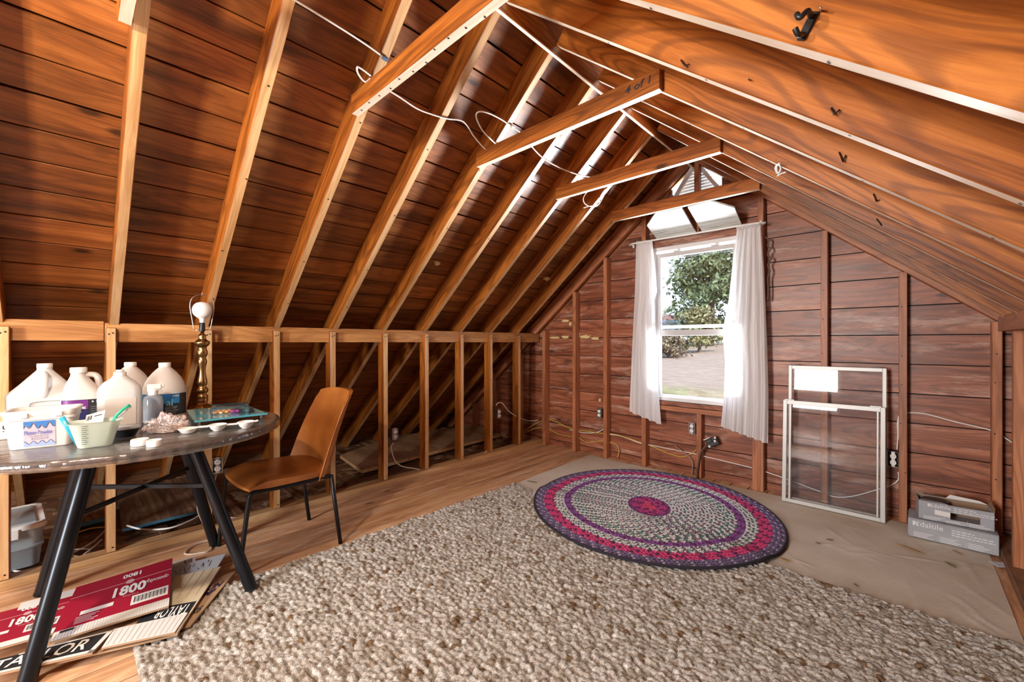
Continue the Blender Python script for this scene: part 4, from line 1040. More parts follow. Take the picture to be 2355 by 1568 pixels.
# white plaster casts
def cast(p, r, label):
    t = thing('plaster_cast', label, 'plaster cast', p, 'white plaster casts'); 
    lathe('disc', [(r*.95, 0), (r, .003), (r, .020), (r*.94, .024), (r*.60, .022), (r*.48, .014), (0, .014)], plain('plaster', (.84, .82, .80), .6), t, loc=p, seg=32); return t
p = TP(322, 1024); p.z = ZJ; cast(p, .028, 'round dished white plaster cast in front of the bag')
p = TP(355, 1026); p.z = ZJ; cast(p, .024, 'smaller white plaster cast against the dished one')
# three cup white mould
M_SIL = plain('white_silicone', (.84, .82, .80), .45)
a, b = TP(432, 996), TP(566, 984); a.z = b.z = ZJ
t = thing('mould_tray', 'white three cup silicone mould tray', 'mould', (a+b)/2)
for k in range(3):
    c = a.lerp(b, k/2); hgt = (.020, .022, .024)[k]; lift = (.0, .004, .004)[k]
    lathe('cup', [(.020, lift), (.024, lift+.002), (.033, hgt-.004+lift), (.036, hgt+lift), (.033, hgt+.002+lift), (.029, hgt-.002+lift), (.018, lift+.006), (0, lift+.005)], M_SIL, t, loc=c, seg=28)
    if k: lathe('foot', [(.017, 0), (.017, .006), (0, .006)], M_SIL, t, loc=c, seg=20)
for k in range(2):
    c0, c1 = a.lerp(b, k/2), a.lerp(b, (k+1)/2); d = (c1-c0).normalized()
    beam('web', c0+d*.031+Vector((0, 0, .022)), c1-d*.031+Vector((0, 0, .022)), .03, .006, (M_SIL,), t)
beam('tab', b+(b-a).normalized()*.030+Vector((0, 0, .026)), b+(b-a).normalized()*.05+Vector((0, 0, .029)), .03, .006, (M_SIL,), t)
# blue glass tray on metal feet
zt = ZT+.026; cs = [AZ(447, 972, zt), AZ(615, 953, zt), AZ(565, 934, zt), AZ(428, 946, zt)]
M_AQUA = NT('aqua_glass'); M_AQUA.set(Base_Color=(.10, .46, .60), Roughness=.08); M_AQUA.b.inputs['Coat Weight'].default_value = .6
cc = sum(cs, Vector())/4; t = thing('glass_tray', 'aqua glass tray on short chrome feet', 'tray', (cc.x, cc.y, ZJ))
prism('plate', cs, (0, 0, .008), M_AQUA.m, t)
for q in cs:
    f = cc.lerp(q, .86); lathe('foot', [(.011, ZJ), (.012, ZJ+.003), (.006, ZJ+.006), (.006, zt-.001), (0, zt-.001)], M_STEEL, t, loc=(f.x, f.y, 0), seg=16)
def ontray(u, v, z): return AZ(u, v, z)
zz = zt+.009; cs2 = [AZ(484, 958, zz), AZ(573, 951, zz), AZ(568, 940, zz), AZ(488, 946, zz)]
t = thing('clear_container', 'clear plastic container holding orange and purple pieces', 'container', sum(cs2, Vector())/4)
cb = sum(cs2, Vector())/4; bm = bmesh.new()
lo = [bm.verts.new(q) for q in cs2]; hi = [bm.verts.new(cb+(q-cb)*1.05+Vector((0, 0, .036))) for q in cs2]
for k in range(4): bm.faces.new((lo[k], lo[(k+1) % 4], hi[(k+1) % 4], hi[k]))
bm.faces.new(hi); bmesh.ops.bevel(bm, geom=[e for e in bm.edges], offset=.005, segments=2, affect='EDGES')
frombm('container_shell', bm, glass_mat('clear_tub', (.93, .94, .96), 1.2, .10, .05), t, smooth=True)
for k in range(9):
    q = cs2[0].lerp(cs2[1], .12+.075*k).lerp(cs2[3].lerp(cs2[2], .12+.075*k), .35+.3*(k % 2)); mt = plain('orange_piece', (.62, .26, .07), .5) if k < 6 else plain('purple_piece', (.36, .04, .28), .45)
    bm = bmesh.new(); bmesh.ops.create_icosphere(bm, subdivisions=2, radius=.013)
    for v in bm.verts: v.co = Vector((v.co.x, v.co.y, v.co.z*.6))*(1+.3*noise.noise(v.co*90+Vector((k, 0, 0))))
    frombm('piece', bm, mt, t, smooth=True, M=Matrix.Translation(q+Vector((0, 0, .0085))))
# ---------------- brass lamp
p = TP(465, 941); lp = Vector((p.x, p.y, ZJ)); d = -lp.x*_s*-1*-1
dep = (Vector((lp.x, lp.y, 0)).dot(Vector((-_s, _c, 0)))); k = dep/FPX/4.02
BR = plain('aged_brass', (.42, .27, .12), .28, 1.0)
lamp = thing('table_lamp', 'turned brass table lamp with a bare bulb and wire harp', 'lamp', lp)
pr = [(1135, 112), (1128, 112), (1112, 95), (1098, 60), (1085, 42), (1072, 38), (1055, 46), (1045, 42), (1035, 40), (1022, 47), (1008, 42), (990, 30), (975, 44), (955, 48), (940, 40), (925, 29), (905, 38), (890, 41), (870, 38), (830, 30), (790, 24), (750, 27), (710, 36), (690, 38), (675, 34), (660, 27), (645, 35), (630, 42), (610, 43), (590, 40), (575, 32), (560, 36), (545, 50), (525, 61), (510, 58), (495, 36), (480, 29), (465, 33), (450, 28), (435, 14), (418, 12)]
lathe('column', [(w*k, (1135-y)*k) for y, w in pr]+[(0, (1135-417)*k)], BR, lamp, loc=lp, seg=32, sharp=False)
zf = lambda y: lp.z+(1135-y)*k
lathe('socket', [(22*k, zf(418)), (24*k, zf(400)), (22*k, zf(345)), (18*k, zf(335)), (0, zf(335))], M_BLACK, lamp, loc=(lp.x, lp.y, 0), seg=20)
lathe('bulb', [(20*k, zf(336)), (21*k, zf(308)), (27*k, zf(297)), (44*k, zf(286)), (61*k, zf(271)), (73*k, zf(250)), (78*k, zf(225)), (75*k, zf(198)), (64*k, zf(174)), (46*k, zf(156)), (22*k, zf(147)), (0, zf(144))], plain('frosted_bulb', (.86, .86, .88), .3), lamp, loc=(lp.x, lp.y, 0), seg=24)
hv = Vector((_c, _s, 0))*.64+Vector((-_s, _c, 0))*.77; hz = [(400, 60), (392, 64), (300, 78), (200, 92), (130, 84), (90, 50), (80, 0)]
path = [lp*1+hv*w*k+Vector((0, 0, zf(y)-lp.z)) for y, w in hz]+[lp-hv*w*k+Vector((0, 0, zf(y)-lp.z)) for y, w in hz[::-1][1:]]
tube('harp', path, .0022, M_STEEL, lamp, seg=8, sub=4)
beam('harp_saddle', lp-hv*46*k+Vector((0, 0, zf(405)-lp.z)), lp+hv*46*k+Vector((0, 0, zf(405)-lp.z)), .008, .003, (M_STEEL,), lamp)
lathe('finial', [(.004, zf(82)), (.006, zf(76)), (.003, zf(70)), (.004, zf(62)), (0, zf(58))], M_STEEL, lamp, loc=(lp.x, lp.y, 0), seg=12)

# ================================================================== flattened boxes under the table
M_KRAFT = plain('kraft_board', (.42, .27, .16), .85); M_CRIM = plain('crimson_print', (.34, .008, .035), .5); M_BOXW = plain('white_board', (.74, .73, .72), .7); M_CREAM = plain('cream_print', (.62, .53, .38), .6); M_BLKP = plain('black_print', (.02, .022, .026), .5); M_GREYP = plain('pale_grey_print', (.50, .54, .60), .6); M_LINE = plain('thin_grey_print', (.36, .34, .33), .6)
def flat_box(label, quad, z, mat_top, tilt=0.0, th=.007):
    """quad: pixel corners TL,TR,BR,BL of the box panel, lying at height z"""
    z += .016; P = [AZ(u, v, z) for u, v in quad]
    t = thing('flattened_box', label, 'cardboard box', sum(P, Vector())/4-Vector((0, 0, th)), 'flattened boxes under the table')
    prism('cardboard', [p-Vector((0, 0, th)) for p in P], (0, 0, th-.0006), M_KRAFT, t)
    mesh('printed_face', P, [tuple(range(len(P)))], mat_top, t)
    return t, P
def bil(P, s, t):                                           # s along TL->TR, t from top to bottom
    return P[0].lerp(P[1], s).lerp(P[3].lerp(P[2], s), t)
def bpatch(P, s0, t0, s1, t1, mat, par, name='print', lift=.0006):
    Z = Vector((0, 0, lift)); return mesh(name, [bil(P, s0, t1)+Z, bil(P, s1, t1)+Z, bil(P, s1, t0)+Z, bil(P, s0, t0)+Z], [(0, 1, 2, 3)], mat, par)
def btext(P, txt, s0, t0, s1, t1, mat, par, lift=.0012, flip=False, **kw):
    V, F = textmesh(txt, kw.get('shear', 0), kw.get('bold', 0)); Z = Vector((0, 0, lift))
    if flip: V = [(1-x, 1-y) for x, y in V]
    return mesh('lettering', [bil(P, s0+(s1-s0)*x, t1+(t0-t1)*y)+Z for x, y in V], F, mat, par)
# lowest: kraft flats on the right and below
t, P = flat_box('bare brown kraft flat, lowest under the printed boxes', [(455, 1345), (543, 1312), (438, 1438), (392, 1450)], .016, M_KRAFT)
btext(P, 'LIN', .45, .18, .85, .30, M_NAVY, t, bold=.03); btext(P, 'IMP', .42, .32, .80, .44, M_NAVY, t, bold=.03); btext(P, '7205', .30, .66, .85, .78, M_DKINK, t, bold=.02)
t, P = flat_box('kraft flat with a white print face and black name strip toward the carpet', [(150, 1395), (410, 1330), (408, 1458), (60, 1540)], .024, M_KRAFT)
t, P = flat_box('pale grey printed flat with handwriting at the far right', [(390, 1305), (520, 1272), (497, 1308), (392, 1345)], .018, M_GREYP)
for k in range(9):
    rr2 = random.Random(k); a = [bil(P, .1+.085*k+rr2.uniform(-.03, .03), .35+rr2.uniform(-.2, .3)) for _ in range(3)]; tube('handwriting', [q+Vector((0, 0, .0012)) for q in a], .0008, M_DKINK, t, seg=4, sub=3)
t2, P2 = flat_box('narrow white flat sticking out behind the grey one', [(395, 1294), (448, 1278), (450, 1292), (396, 1308)], .012, M_BOXW)
btext(P2, 'R 12', .52, .3, .86, .8, M_NAVY, t2, bold=.03)
t, P = flat_box('cream flat with light wood stripes and upside down TAYLOR strip', [(392, 1328), (508, 1302), (408, 1456), (290, 1470)], .033, M_CREAM)
for k in range(5): bpatch(P, .08+.19*k, .0, .10+.19*k, .48, plain('cream_line', (.46, .36, .22), .6), t, 'stripe')
bpatch(P, -.02, .58, .96, .80, M_BLKP, t, 'name_strip', .0008); bpatch(P, -.05, .82, .98, 1.0, M_BOXW, t, 'white_border', .0006)
btext(P, 'TAYLOR', .24, .61, .90, .76, M_INK, t, flip=True, bold=.015, lift=.002)
t, P = flat_box('white flat with wood grain lines in front of the striped one', [(262, 1446), (432, 1408), (402, 1453), (233, 1490)], .041, M_BOXW)
for k in range(12): bpatch(P, .05+.08*k, .06, .055+.08*k, .94, M_LINE, t, 'grain_line')
t, P = flat_box('black flat with large white TAYLOR lettering nearest the carpet', [(-60, 1530), (262, 1448), (212, 1500), (-90, 1568)], .042, M_BLKP)
bpatch(P, 0, .86, 1, 1.0, M_BOXW, t, 'white_border'); bpatch(P, .955, 0, 1, 1, M_BOXW, t, 'white_border'); bpatch(P, .3, 0, 1, .07, M_BOXW, t, 'white_border')
btext(P, "TAYLOR", .16, .16, .88, .74, M_INK, t, bold=.01, lift=.0014)
def tequila(label, quad, z, main):
    t, P = flat_box(label, quad, z, M_CRIM)
    bpatch(P, 0, .855 if main else .88, 1, 1.0, M_BOXW, t, 'white_edge')
    bpatch(P, 0, .255, 1, .263, plain('pale_pink_ink', (.75, .55, .58), .6), t, 'fold_line')
    # seal
    Z = Vector((0, 0, .0012)); c = [bil(P, .56+.045*math.cos(a), .262+.045*math.sin(a))+Z for a in [2*math.pi*k/20 for k in range(20)]]
    mesh('seal', c, [tuple(range(20))][::-1], plain('seal_ink', (.62, .40, .44), .6), t)
    btext(P, '1800', .42, .33, .74, .53, M_INK, t, bold=.035)
    btext(P, 'TEQUILA', .52, .55, .68, .575, plain('pale_pink_ink', 0), t)
    btext(P, '1800', .47, .075, .66, .165, M_INK, t, bold=.035, flip=True)
    btext(P, 'Reposado', .73, .34, .97, .44, M_INK, t, shear=.5)
    bpatch(P, .16, .60, .45, .67, M_BOXW, t, 'white_label'); bpatch(P, .62, .60, 1-.02, .78, M_BOXW, t, 'barcode_label')
    for k in range(26):
        x = .645+.0122*k; bpatch(P, x, .635, x+(.004 if k % 3 else .008), .745, M_DKINK, t, 'barcode_bar', .0016)
    for k in range(5): bpatch(P, .14, .70+.026*k, .14+.20-.03*(k % 3), .711+.026*k, plain('pale_pink_ink', 0), t, 'small_print', .0012)
    return t, P
_t, _P = tequila('crimson flat with white 1800 lettering beside the table leg', [(-60, 1424), (172, 1362), (122, 1455), (-110, 1520)], .050, False)
bpatch(_P, .42, -.12, 1.02, .10, M_BOXW, _t, 'white_flap', .001)
_t, _P = tequila('crimson flat with white 1800 lettering and barcode, uppermost', [(176, 1350), (397, 1283), (388, 1393), (113, 1477)], .057, True)
for k in range(40): bpatch(_P, .0+.025*k, .86, .004+.025*k, .995, plain('flute_grey', (.55, .55, .55), .7), _t, 'flute', .0012)
bpatch(_P, .05, .87, .16, .905, M_DKINK, _t, 'small_print', .002)

# ================================================================== grey tile boxes
TG = NT('grey_carton'); _tt = TG.node('TexCoord'); _a = TG.noise(_tt.outputs['Object'], 6, 4)
TG.set(Base_Color=TG.ramp(_a, [(.3, (.30, .31, .35)), (.7, (.39, .41, .45))]), Roughness=.55)
TGL = plain('grey_carton_ink', (.72, .73, .75), .6); M_KIN = plain('carton_inside', (.30, .19, .12), .85)
def carton(label, x0, x1, yf, yb, z0, z1, opened, rz):
    c = Vector(((x0+x1)/2, (yf+yb)/2, z0)); t = thing('tile_carton', label, 'carton', c, 'grey tile cartons by the gable wall')
    w, d, h = x1-x0, yb-yf, z1-z0; M = Matrix.Translation(c) @ Matrix.Rotation(rz, 4, 'Z')
    th = .004; bm = bmesh.new()
    def wall(cc, ss): bbox(bm, cc, ss)
    if not opened:
        bbox(bm, (0, 0, h/2), (w, d, h), bev=.003); frombm('carton_body', bm, TG.m, t, M=M)
        tf = [(-w/2, -d/2, h+.0006), (w/2, -d/2, h+.0006), (w/2, 0, h+.0006), (-w/2, 0, h+.0006)]
        bm = bmesh.new(); bbox(bm, (0, -d*.25, h+.0018), (w*.995, d*.49, .003)); frombm('top_flap', bm, TG.m, t, M=M); bm = bmesh.new(); bbox(bm, (0, d*.25, h+.0018), (w*.995, d*.49, .003)); frombm('top_flap', bm, TG.m, t, M=M)
        bm = bmesh.new(); bbox(bm, (-w/2-.0015, 0, h*.5), (.003, d*.8, h*.9)); frombm('end_flap', bm, TG.m, t, M=M)
    else:
        hole = (-.02, .10, h*.22, h*.60)
        # front panel around a torn window
        for (xa, xb, za, zb) in ((-w/2, hole[0], 0, h), (hole[1], w/2, 0, h), (hole[0], hole[1], 0, hole[2]), (hole[0], hole[1], hole[3], h)):
            bbox(bm, ((xa+xb)/2, -d/2, (za+zb)/2), (xb-xa, th, zb-za))
        bbox(bm, (0, d/2, h/2), (w, th, h)); bbox(bm, (0, 0, th/2), (w, d, th)); bbox(bm, (w/2, 0, h/2), (th, d, h)); bbox(bm, (-w/2, 0, h/2), (th, d, h))
        frombm('carton_body', bm, TG.m, t, M=M)
        prism('inner_lining', [(-w/2+.004, d/2-.004, .006), (w/2-.004, d/2-.004, .006), (w/2-.004, d/2-.004, h-.002), (-w/2+.004, d/2-.004, h-.002)], (0, -.001, 0), M_KIN, t, M=M)
        prism('top_flap', [(-.02, d/2, h), (w/2, d/2, h), (w/2-.03, d/2+.006, h+.012), (0, d/2+.006, h+.022)], (0, .003, 0), M_BOXW, t, M=M)
        prism('end_flap', [(w/2, -d/2, h), (w/2, d/2, h), (w/2+.004, d/2-.03, h+.035), (w/2+.006, -d/2+.03, h+.018)], (.003, 0, 0), M_KIN, t, M=M)
        prism('torn_flap', [(-w/2, -d/2, h), (-.03, -d/2, h), (-.05, -d/2+.05, h-.004), (-w/2+.01, -d/2+.05, h-.002)], (0, 0, .003), TG.m, t, M=M)
        prism('white_sticker', [(-w*.28, -d/2-.0025, h*.36), (hole[0], -d/2-.0025, h*.33), (hole[0], -d/2-.0025, h*.60), (-w*.28, -d/2-.0025, h*.62)], (0, -.0006, 0), M_BOXW, t, M=M)
        ro = lathe('black_disc', [(.058, 0), (.06, .004), (.06, .016), (.052, .018), (0, .018)], M_BLACK, t, loc=M @ Vector((-w*.24, .02, h-.022)), seg=32)
    X = M.to_3x3() @ Vector((1, 0, 0)); Zv = Vector((0, 0, 1)); yo = -d/2-(.0025 if opened else .0008)
    o = lambda x, z: M @ Vector((x, yo, z))
    if opened: lx, lz, s = -w*.38, h*.74, .75
    else: lx, lz, s = -w*.45, h*.66, 1.0
    # emblem: square with slanted strokes
    e = .026*s
    patch('emblem', o(lx, lz), X*e, Zv*e, TGL, t, poly=[(0, 0), (.35, 0), (.35, .55), (0, 1)]); patch('emblem', o(lx, lz), X*e, Zv*e, TGL, t, poly=[(0, 1), (.4, 1), (1, .25), (1, 0), (.75, 0)]); patch('emblem', o(lx, lz), X*e, Zv*e, TGL, t, poly=[(.65, 1), (1, 1), (1, .5)])
    letter('daltile', o(lx+e*1.25, lz), X*.098*s, Zv*.030*s, TGL, t, bold=.005)
    bx = w*.0 if not opened else -w*.02
    for k, ww in enumerate((.09, .165, .17)):
        z = h*(.78 if not opened else .86)-.014*k*s
        x = 0.0; rw_ = random.Random(k+11)
        while x < ww-.004:                                   # illegible line of print: word-length strokes
            wl_ = min(rw_.uniform(.008, .022), ww-x); patch('small_print', o(bx+x, z), X*wl_, Zv*.0055*s, TGL, t); x += wl_+.004
    for q in range(3):
        for k in range(4):
            z = (h*.30 if not opened else h*.17)-.0085*k; x = -w*.44+q*w*.31
            if q == 1 and k == 0 and opened: continue
            patch('small_print', o(x, z), X*(.085-.012*((k+q) % 3)), Zv*.0032, TGL, t)
    for q in (1, 2): patch('divider', o(-w*.46+q*w*.31, h*.06), X*.001, Zv*h*.26, TGL, t)
    return t
carton('lower grey tile carton lying flat beside the corner post', .000, .366, 3.550, 3.745, .012, .122, False, -.01)
carton('torn open grey tile carton on top of the other one', .040, .345, 3.585, 3.745, .130, .235, True, .07)

# ================================================================== storm windows leaning on the gable
M_ALU = plain('white_aluminium', (.52, .52, .50), .4, .2)
G_ST = glass_mat('dusty_glass', (.93, .95, .97), 1.3, .10, .02)
def storm(label, x0, x1, h, yb, ytop_, z0, divider, frame=.022):
    t = thing('storm_window', label, 'window sash', ((x0+x1)/2, yb, z0), 'loose storm sashes leaning on the gable wall')
    w = x1-x0; ang = math.atan2(ytop_-yb, h)
    M = Matrix.Translation(((x0+x1)/2, yb, z0)) @ Matrix.Rotation(-ang, 4, 'X')
    bm = bmesh.new()
    bbox(bm, (-w/2+frame/2, 0, h/2), (frame, .022, h), bev=.002); bbox(bm, (w/2-frame/2, 0, h/2), (frame, .022, h), bev=.002)
    frombm('stile', bm, M_ALU, t, M=M)
    for z in (frame/2, h-frame*.6):
        bm = bmesh.new(); bbox(bm, (0, 0, z), (w-2*frame+.002, .021, frame*(1.2 if z > .1 else 1)), bev=.002); frombm('rail', bm, M_ALU, t, M=M)
    if divider:
        bm = bmesh.new(); bbox(bm, (-w/2+frame+.020, .004, h/2), (.012, .012, h-2*frame), bev=.001); bbox(bm, (w/2-frame-.014, .004, h/2), (.010, .012, h-2*frame), bev=.001); frombm('inner_track', bm, M_ALU, t, M=M)
    mesh('pane', [M @ Vector(q) for q in ((-w/2+frame*.8, 0, frame*.8), (w/2-frame*.8, 0, frame*.8), (w/2-frame*.8, 0, h-frame), (-w/2+frame*.8, 0, h-frame))], [(0, 1, 2, 3)], G_ST, t)
    for x in (-w/2+.04, w/2-.05):
        bm = bmesh.new(); bbox(bm, (x, -.004, h+.003), (.06, .016, .008), bev=.001); frombm('corner_clip', bm, M_BLACK if not divider else M_ALU, t, M=M)
    return t
storm('tall storm sash with black corner clips standing behind the other', -.668, -.108, 1.015, 3.758, 3.800, .010, False)
storm('dusty storm sash with double side rails in front of the taller one', -.695, -.112, .755, 3.700, 3.752, .010, True, .026)

# ================================================================== cables, outlets, small things
M_NMW = plain('white_cable', (.80, .78, .74), .45); M_NMY = plain('yellow_cable', (.62, .42, .08), .45); M_CORD = plain('brown_cord', (.09, .05, .03), .5)
def cable(label, pts, r=.0042, mat=M_NMW, cat='cable', sub=7, group=None):
    o = tube('cable', pts, r, mat, None, seg=8, sub=sub); c = tag(o, label, cat, group); return c
PLW = Vector((-3.22, 0, 1.30)); 
def RB(u, v, off=.006): return PL(u, v, PLW+NL*off, NL)      # just under the left rafters
cable('white cable looped along the left rafters from the near end to a clip', [RB(640, -20), RB(690, 8), RB(740, 38), RB(800, 75), RB(850, 108), RB(884, 133)])
k1 = cable('short white cable loop poking out beside the first collar tie', [RB(852, 180), RB(842, 188), RB(832, 182), RB(822, 166), RB(822, 154), RB(834, 160), RB(852, 174)])
cable('long white cable sagging between rafters in a wide loop', [RB(888, 204), RB(920, 224), RB(960, 250), RB(1000, 265), RB(1030, 273), RB(1060, 277), RB(1075, 290), RB(1092, 316), RB(1120, 346), RB(1150, 361, .02), RB(1167, 359, .03), RB(1160, 345, .03), RB(1135, 326), RB(1110, 300), RB(1096, 272), RB(1099, 258), RB(1120, 259), RB(1150, 273), RB(1176, 290)])
cable('white cable from the clip to the third collar tie', [RB(1180, 293), RB(1205, 312), RB(1222, 336), RB(1250, 364), RB(1290, 387), RB(1335, 403), RB(1365, 408)])
cable('white cable coil hanging below the third collar tie', [RB(1392, 430, .03), RB(1378, 432, .03), RB(1352, 440, .03), RB(1341, 458, .03), RB(1350, 472, .03), RB(1372, 474, .03), RB(1386, 455, .03), RB(1392, 435, .03), RB(1380, 452, .035), RB(1376, 470, .03), RB(1355, 474, .035), RB(1342, 478, .03)], .0036)
for lab, u, v in (('blue cable clip nailed under the second left rafter', 884, 133), ('white cable clip nailed under a left rafter near the cable loop', 1178, 291)):
    q = RB(u, v, .004); bm = bmesh.new(); bbox(bm, (0, 0, .006), (.024, .016, .013), bev=.002); bbox(bm, (.012, 0, .004), (.008, .018, .008), bev=.001)
    o = frombm('cable_clip', bm, plain('clip_blue', (.05, .10, .2), .5) if 'blue' in lab else M_WHITEPL, None, M=Matrix.Translation(q) @ NL.to_track_quat('Z', 'Y').to_matrix().to_4x4()); tag(o, lab, 'cable clip')
# gable cables
def GB(u, v, y=3.885): return AY(u, v, y)
cable('white cable drooping from the eaves into the gable corner', [AX(1141, 932, -3.20), AX(1146, 926, -3.21), AX(1156, 928, -3.22), AX(1170, 945, -3.22), AX(1190, 958, -3.22), GB(1215, 967, 3.80), GB(1238, 966, 3.84)])
cable('upper yellow cable along the left of the gable wall', [GB(1205, 993, 3.80), GB(1225, 978, 3.84), GB(1256, 965), GB(1280, 970), GB(1310, 984), GB(1340, 990), GB(1384, 996), GB(1420, 1000), GB(1470, 1016), GB(1500, 1026), GB(1540, 1043), GB(1570, 1050), GB(1592, 1042), GB(1601, 1034)], .0045, M_NMY)
cable('white cable running low behind the gable studs to the corner', [GB(1310, 988), GB(1345, 995), GB(1372, 994), GB(1390, 986, 3.86)])
cable('white cable running along the gable wall below the window', [GB(1397, 998), GB(1430, 1003), GB(1470, 1018), GB(1500, 1024), GB(1560, 1036), GB(1600, 1044), GB(1640, 1054), GB(1735, 1077), GB(1800, 1098), GB(1880, 1128), GB(1920, 1142), GB(1960, 1141), GB(2010, 1128), GB(2050, 1115), GB(2066, 1102), GB(2066, 1085)])
cable('lower yellow cable curling down to the floor by the gable', [GB(1205, 997, 3.80), GB(1230, 985, 3.84), GB(1258, 985), GB(1285, 998), GB(1310, 1003), GB(1330, 1006), GB(1350, 1017), GB(1378, 1014), GB(1400, 1016), GB(1418, 1022), GB(1424, 1036), GB(1420, 1052, 3.87)], .0042, M_NMY)
cable('grey cable stub crossing below the gable outlet', [GB(1552, 1025, 3.87), GB(1580, 1046, 3.87), GB(1592, 1062, 3.87), GB(1591, 1094, 3.87)], .004, plain('grey_cable', (.30, .24, .22), .5))
cable('white cable arching from the right gable stud to the corner post', [GB(2066, 1010), GB(2066, 975), GB(2072, 955), GB(2090, 949), GB(2130, 952), GB(2190, 968), GB(2250, 982), GB(2280, 990), GB(2310, 1006), GB(2335, 1022)])
cable('short white cable from the side outlet up the stud', [GB(2063, 1034), GB(2065, 1000), GB(2064, 975), GB(2067, 956)], .004)
# kneewall cables
def KX(u, v, x=-3.235): return AX(u, v, x)
cable('white cable hanging from the outlet box to the bottom plate', [KX(905, 1018), KX(899, 1028), KX(902, 1042), KX(908, 1058), KX(922, 1071), KX(945, 1076), KX(966, 1079)])
cable('short white cable end behind the far kneewall plate', [KX(1100, 1046), KX(1112, 1042), KX(1120, 1036)])
cable('white cord looped in front of the table leg by the kneewall', [AZ(545, 1245, .006), AZ(520, 1240, .006), AZ(480, 1243, .006), AZ(450, 1252, .006), AZ(428, 1266, .006), AZ(428, 1274, .006), AZ(455, 1272, .006), AZ(485, 1262, .006), KX(478, 1225), KX(465, 1200), KX(455, 1175), KX(455, 1150), KX(462, 1122)], .0038, plain('ivory_cable', (.62, .55, .46), .5))
cable('white cable drooping below the near outlet box', [KX(497, 1092), KX(493, 1112), KX(490, 1140), KX(497, 1165), KX(512, 1182), KX(535, 1190), KX(570, 1185), KX(620, 1172), KX(700, 1152)], .004)
cable('stiff white cable lying across the blue edged board', [AZ(292, 1208, .075), AZ(330, 1217, .075), AZ(390, 1214, .075), AZ(440, 1196, .075), AZ(463, 1182, .08)], .0055)
zc = .012
cable('tangled white cable bundle at the near bottom plate', [AZ(243, 1218, zc), AZ(215, 1245, zc), AZ(180, 1265, zc), AZ(150, 1278, zc), AZ(128, 1288, zc), AZ(150, 1268, zc+.01), AZ(190, 1262, zc), AZ(207, 1265, zc), AZ(185, 1280, zc), AZ(140, 1270, zc+.02), AZ(120, 1275, zc), AZ(165, 1290, zc), AZ(200, 1270, zc+.02), AZ(235, 1240, zc)], .0045)
cable('white cable loop beside the bin under the table', [AZ(85, 1262, zc), AZ(50, 1270, zc), AZ(25, 1290, zc), AZ(28, 1310, zc), AZ(48, 1314, zc)], .0045)
cable('yellow cable crossing the insulation under the table', [AZ(48, 1231, .0), AZ(72, 1229, .01), AZ(140, 1240, .01), AZ(175, 1226, .02), AZ(210, 1215, .02), AZ(245, 1212, .01)], .0045, M_NMY)

# ---------------- electrical boxes with duplex outlets
M_BOXM = plain('outlet_box_metal', (.16, .16, .16), .5, .5); M_REC = plain('outlet_white', (.82, .82, .80), .35)
def outlet(label, p, nrm, black=False):
    t = thing('outlet_box', label, 'outlet', p, 'bare outlet boxes on the studs')
    n = Vector(nrm).normalized(); Xv = Vector((0, 0, 1)).cross(n).normalized()*-1
    M = Matrix((Xv, Vector((0, 0, 1)), Xv.cross(Vector((0, 0, 1))))).transposed().to_4x4(); M.translation = p
    sg = 1 if (Xv.cross(Vector((0, 0, 1)))).dot(n) > 0 else -1
    bm = bmesh.new(); w, h, d = .052, .092, .045
    for c, s in (((-w/2, 0, -d/2*sg), (.003, h, d)), ((w/2, 0, -d/2*sg), (.003, h, d)), ((0, -h/2, -d/2*sg), (w, .003, d)), ((0, h/2, -d/2*sg), (w, .003, d)), ((0, 0, -d*sg), (w, h, .003))): bbox(bm, c, s)
    frombm('box', bm, M_BLACK if black else M_STEEL, t, M=M)
    bm = bmesh.new(); bbox(bm, (0, 0, -.003*sg), (.020, .104, .004), bev=.001); yoke = frombm('yoke', bm, M_STEEL, t, M=M)
    for z in (-.021, .021):
        rc_ = rloft('receptacle', [(0, .0165, .0145, .012), (.009, .0165, .0145, .012), (.0105, .0155, .0135, .011)], M_REC, t, M=M @ Matrix.Translation((0, z, -.002*sg)) @ (Matrix.Identity(4) if sg > 0 else Matrix.Rotation(math.pi, 4, 'X')))
        for x in (-.006, .006):
            bm = bmesh.new(); bbox(bm, (x, z+.002, .0087*sg), (.0022, .008, .0012)); frombm('slot', bm, M_DKINK, rc_, M=M)
    for z in (-.048, .048):
        bm = bmesh.new(); bmesh.ops.create_circle(bm, cap_ends=True, radius=.004, segments=10); bmesh.ops.translate(bm, vec=(0, z, .0005*sg), verts=bm.verts); frombm('screw', bm, M_STEEL, yoke, M=M)
    return t
outlet('near outlet box on the kneewall stud behind the table leg', AX(500, 1070, -3.20), (1, 0, 0))
outlet('outlet box on the kneewall stud past the chair', AX(909, 998, -3.20), (1, 0, 0))
outlet('outlet box on the kneewall stud nearest the gable corner', AX(1148, 951, -3.20), (1, 0, 0))
outlet('outlet box on the left gable stud beside the narrow curtain', AY(1378, 950, 3.83), (0, -1, 0))
outlet('outlet box on the short stud under the window', AY(1591, 985, 3.83), (0, -1, 0))
outlet('black outlet box on the gable stud right of the storm sashes', AY(2054, 1056, 3.83), (0, -1, 0), True)
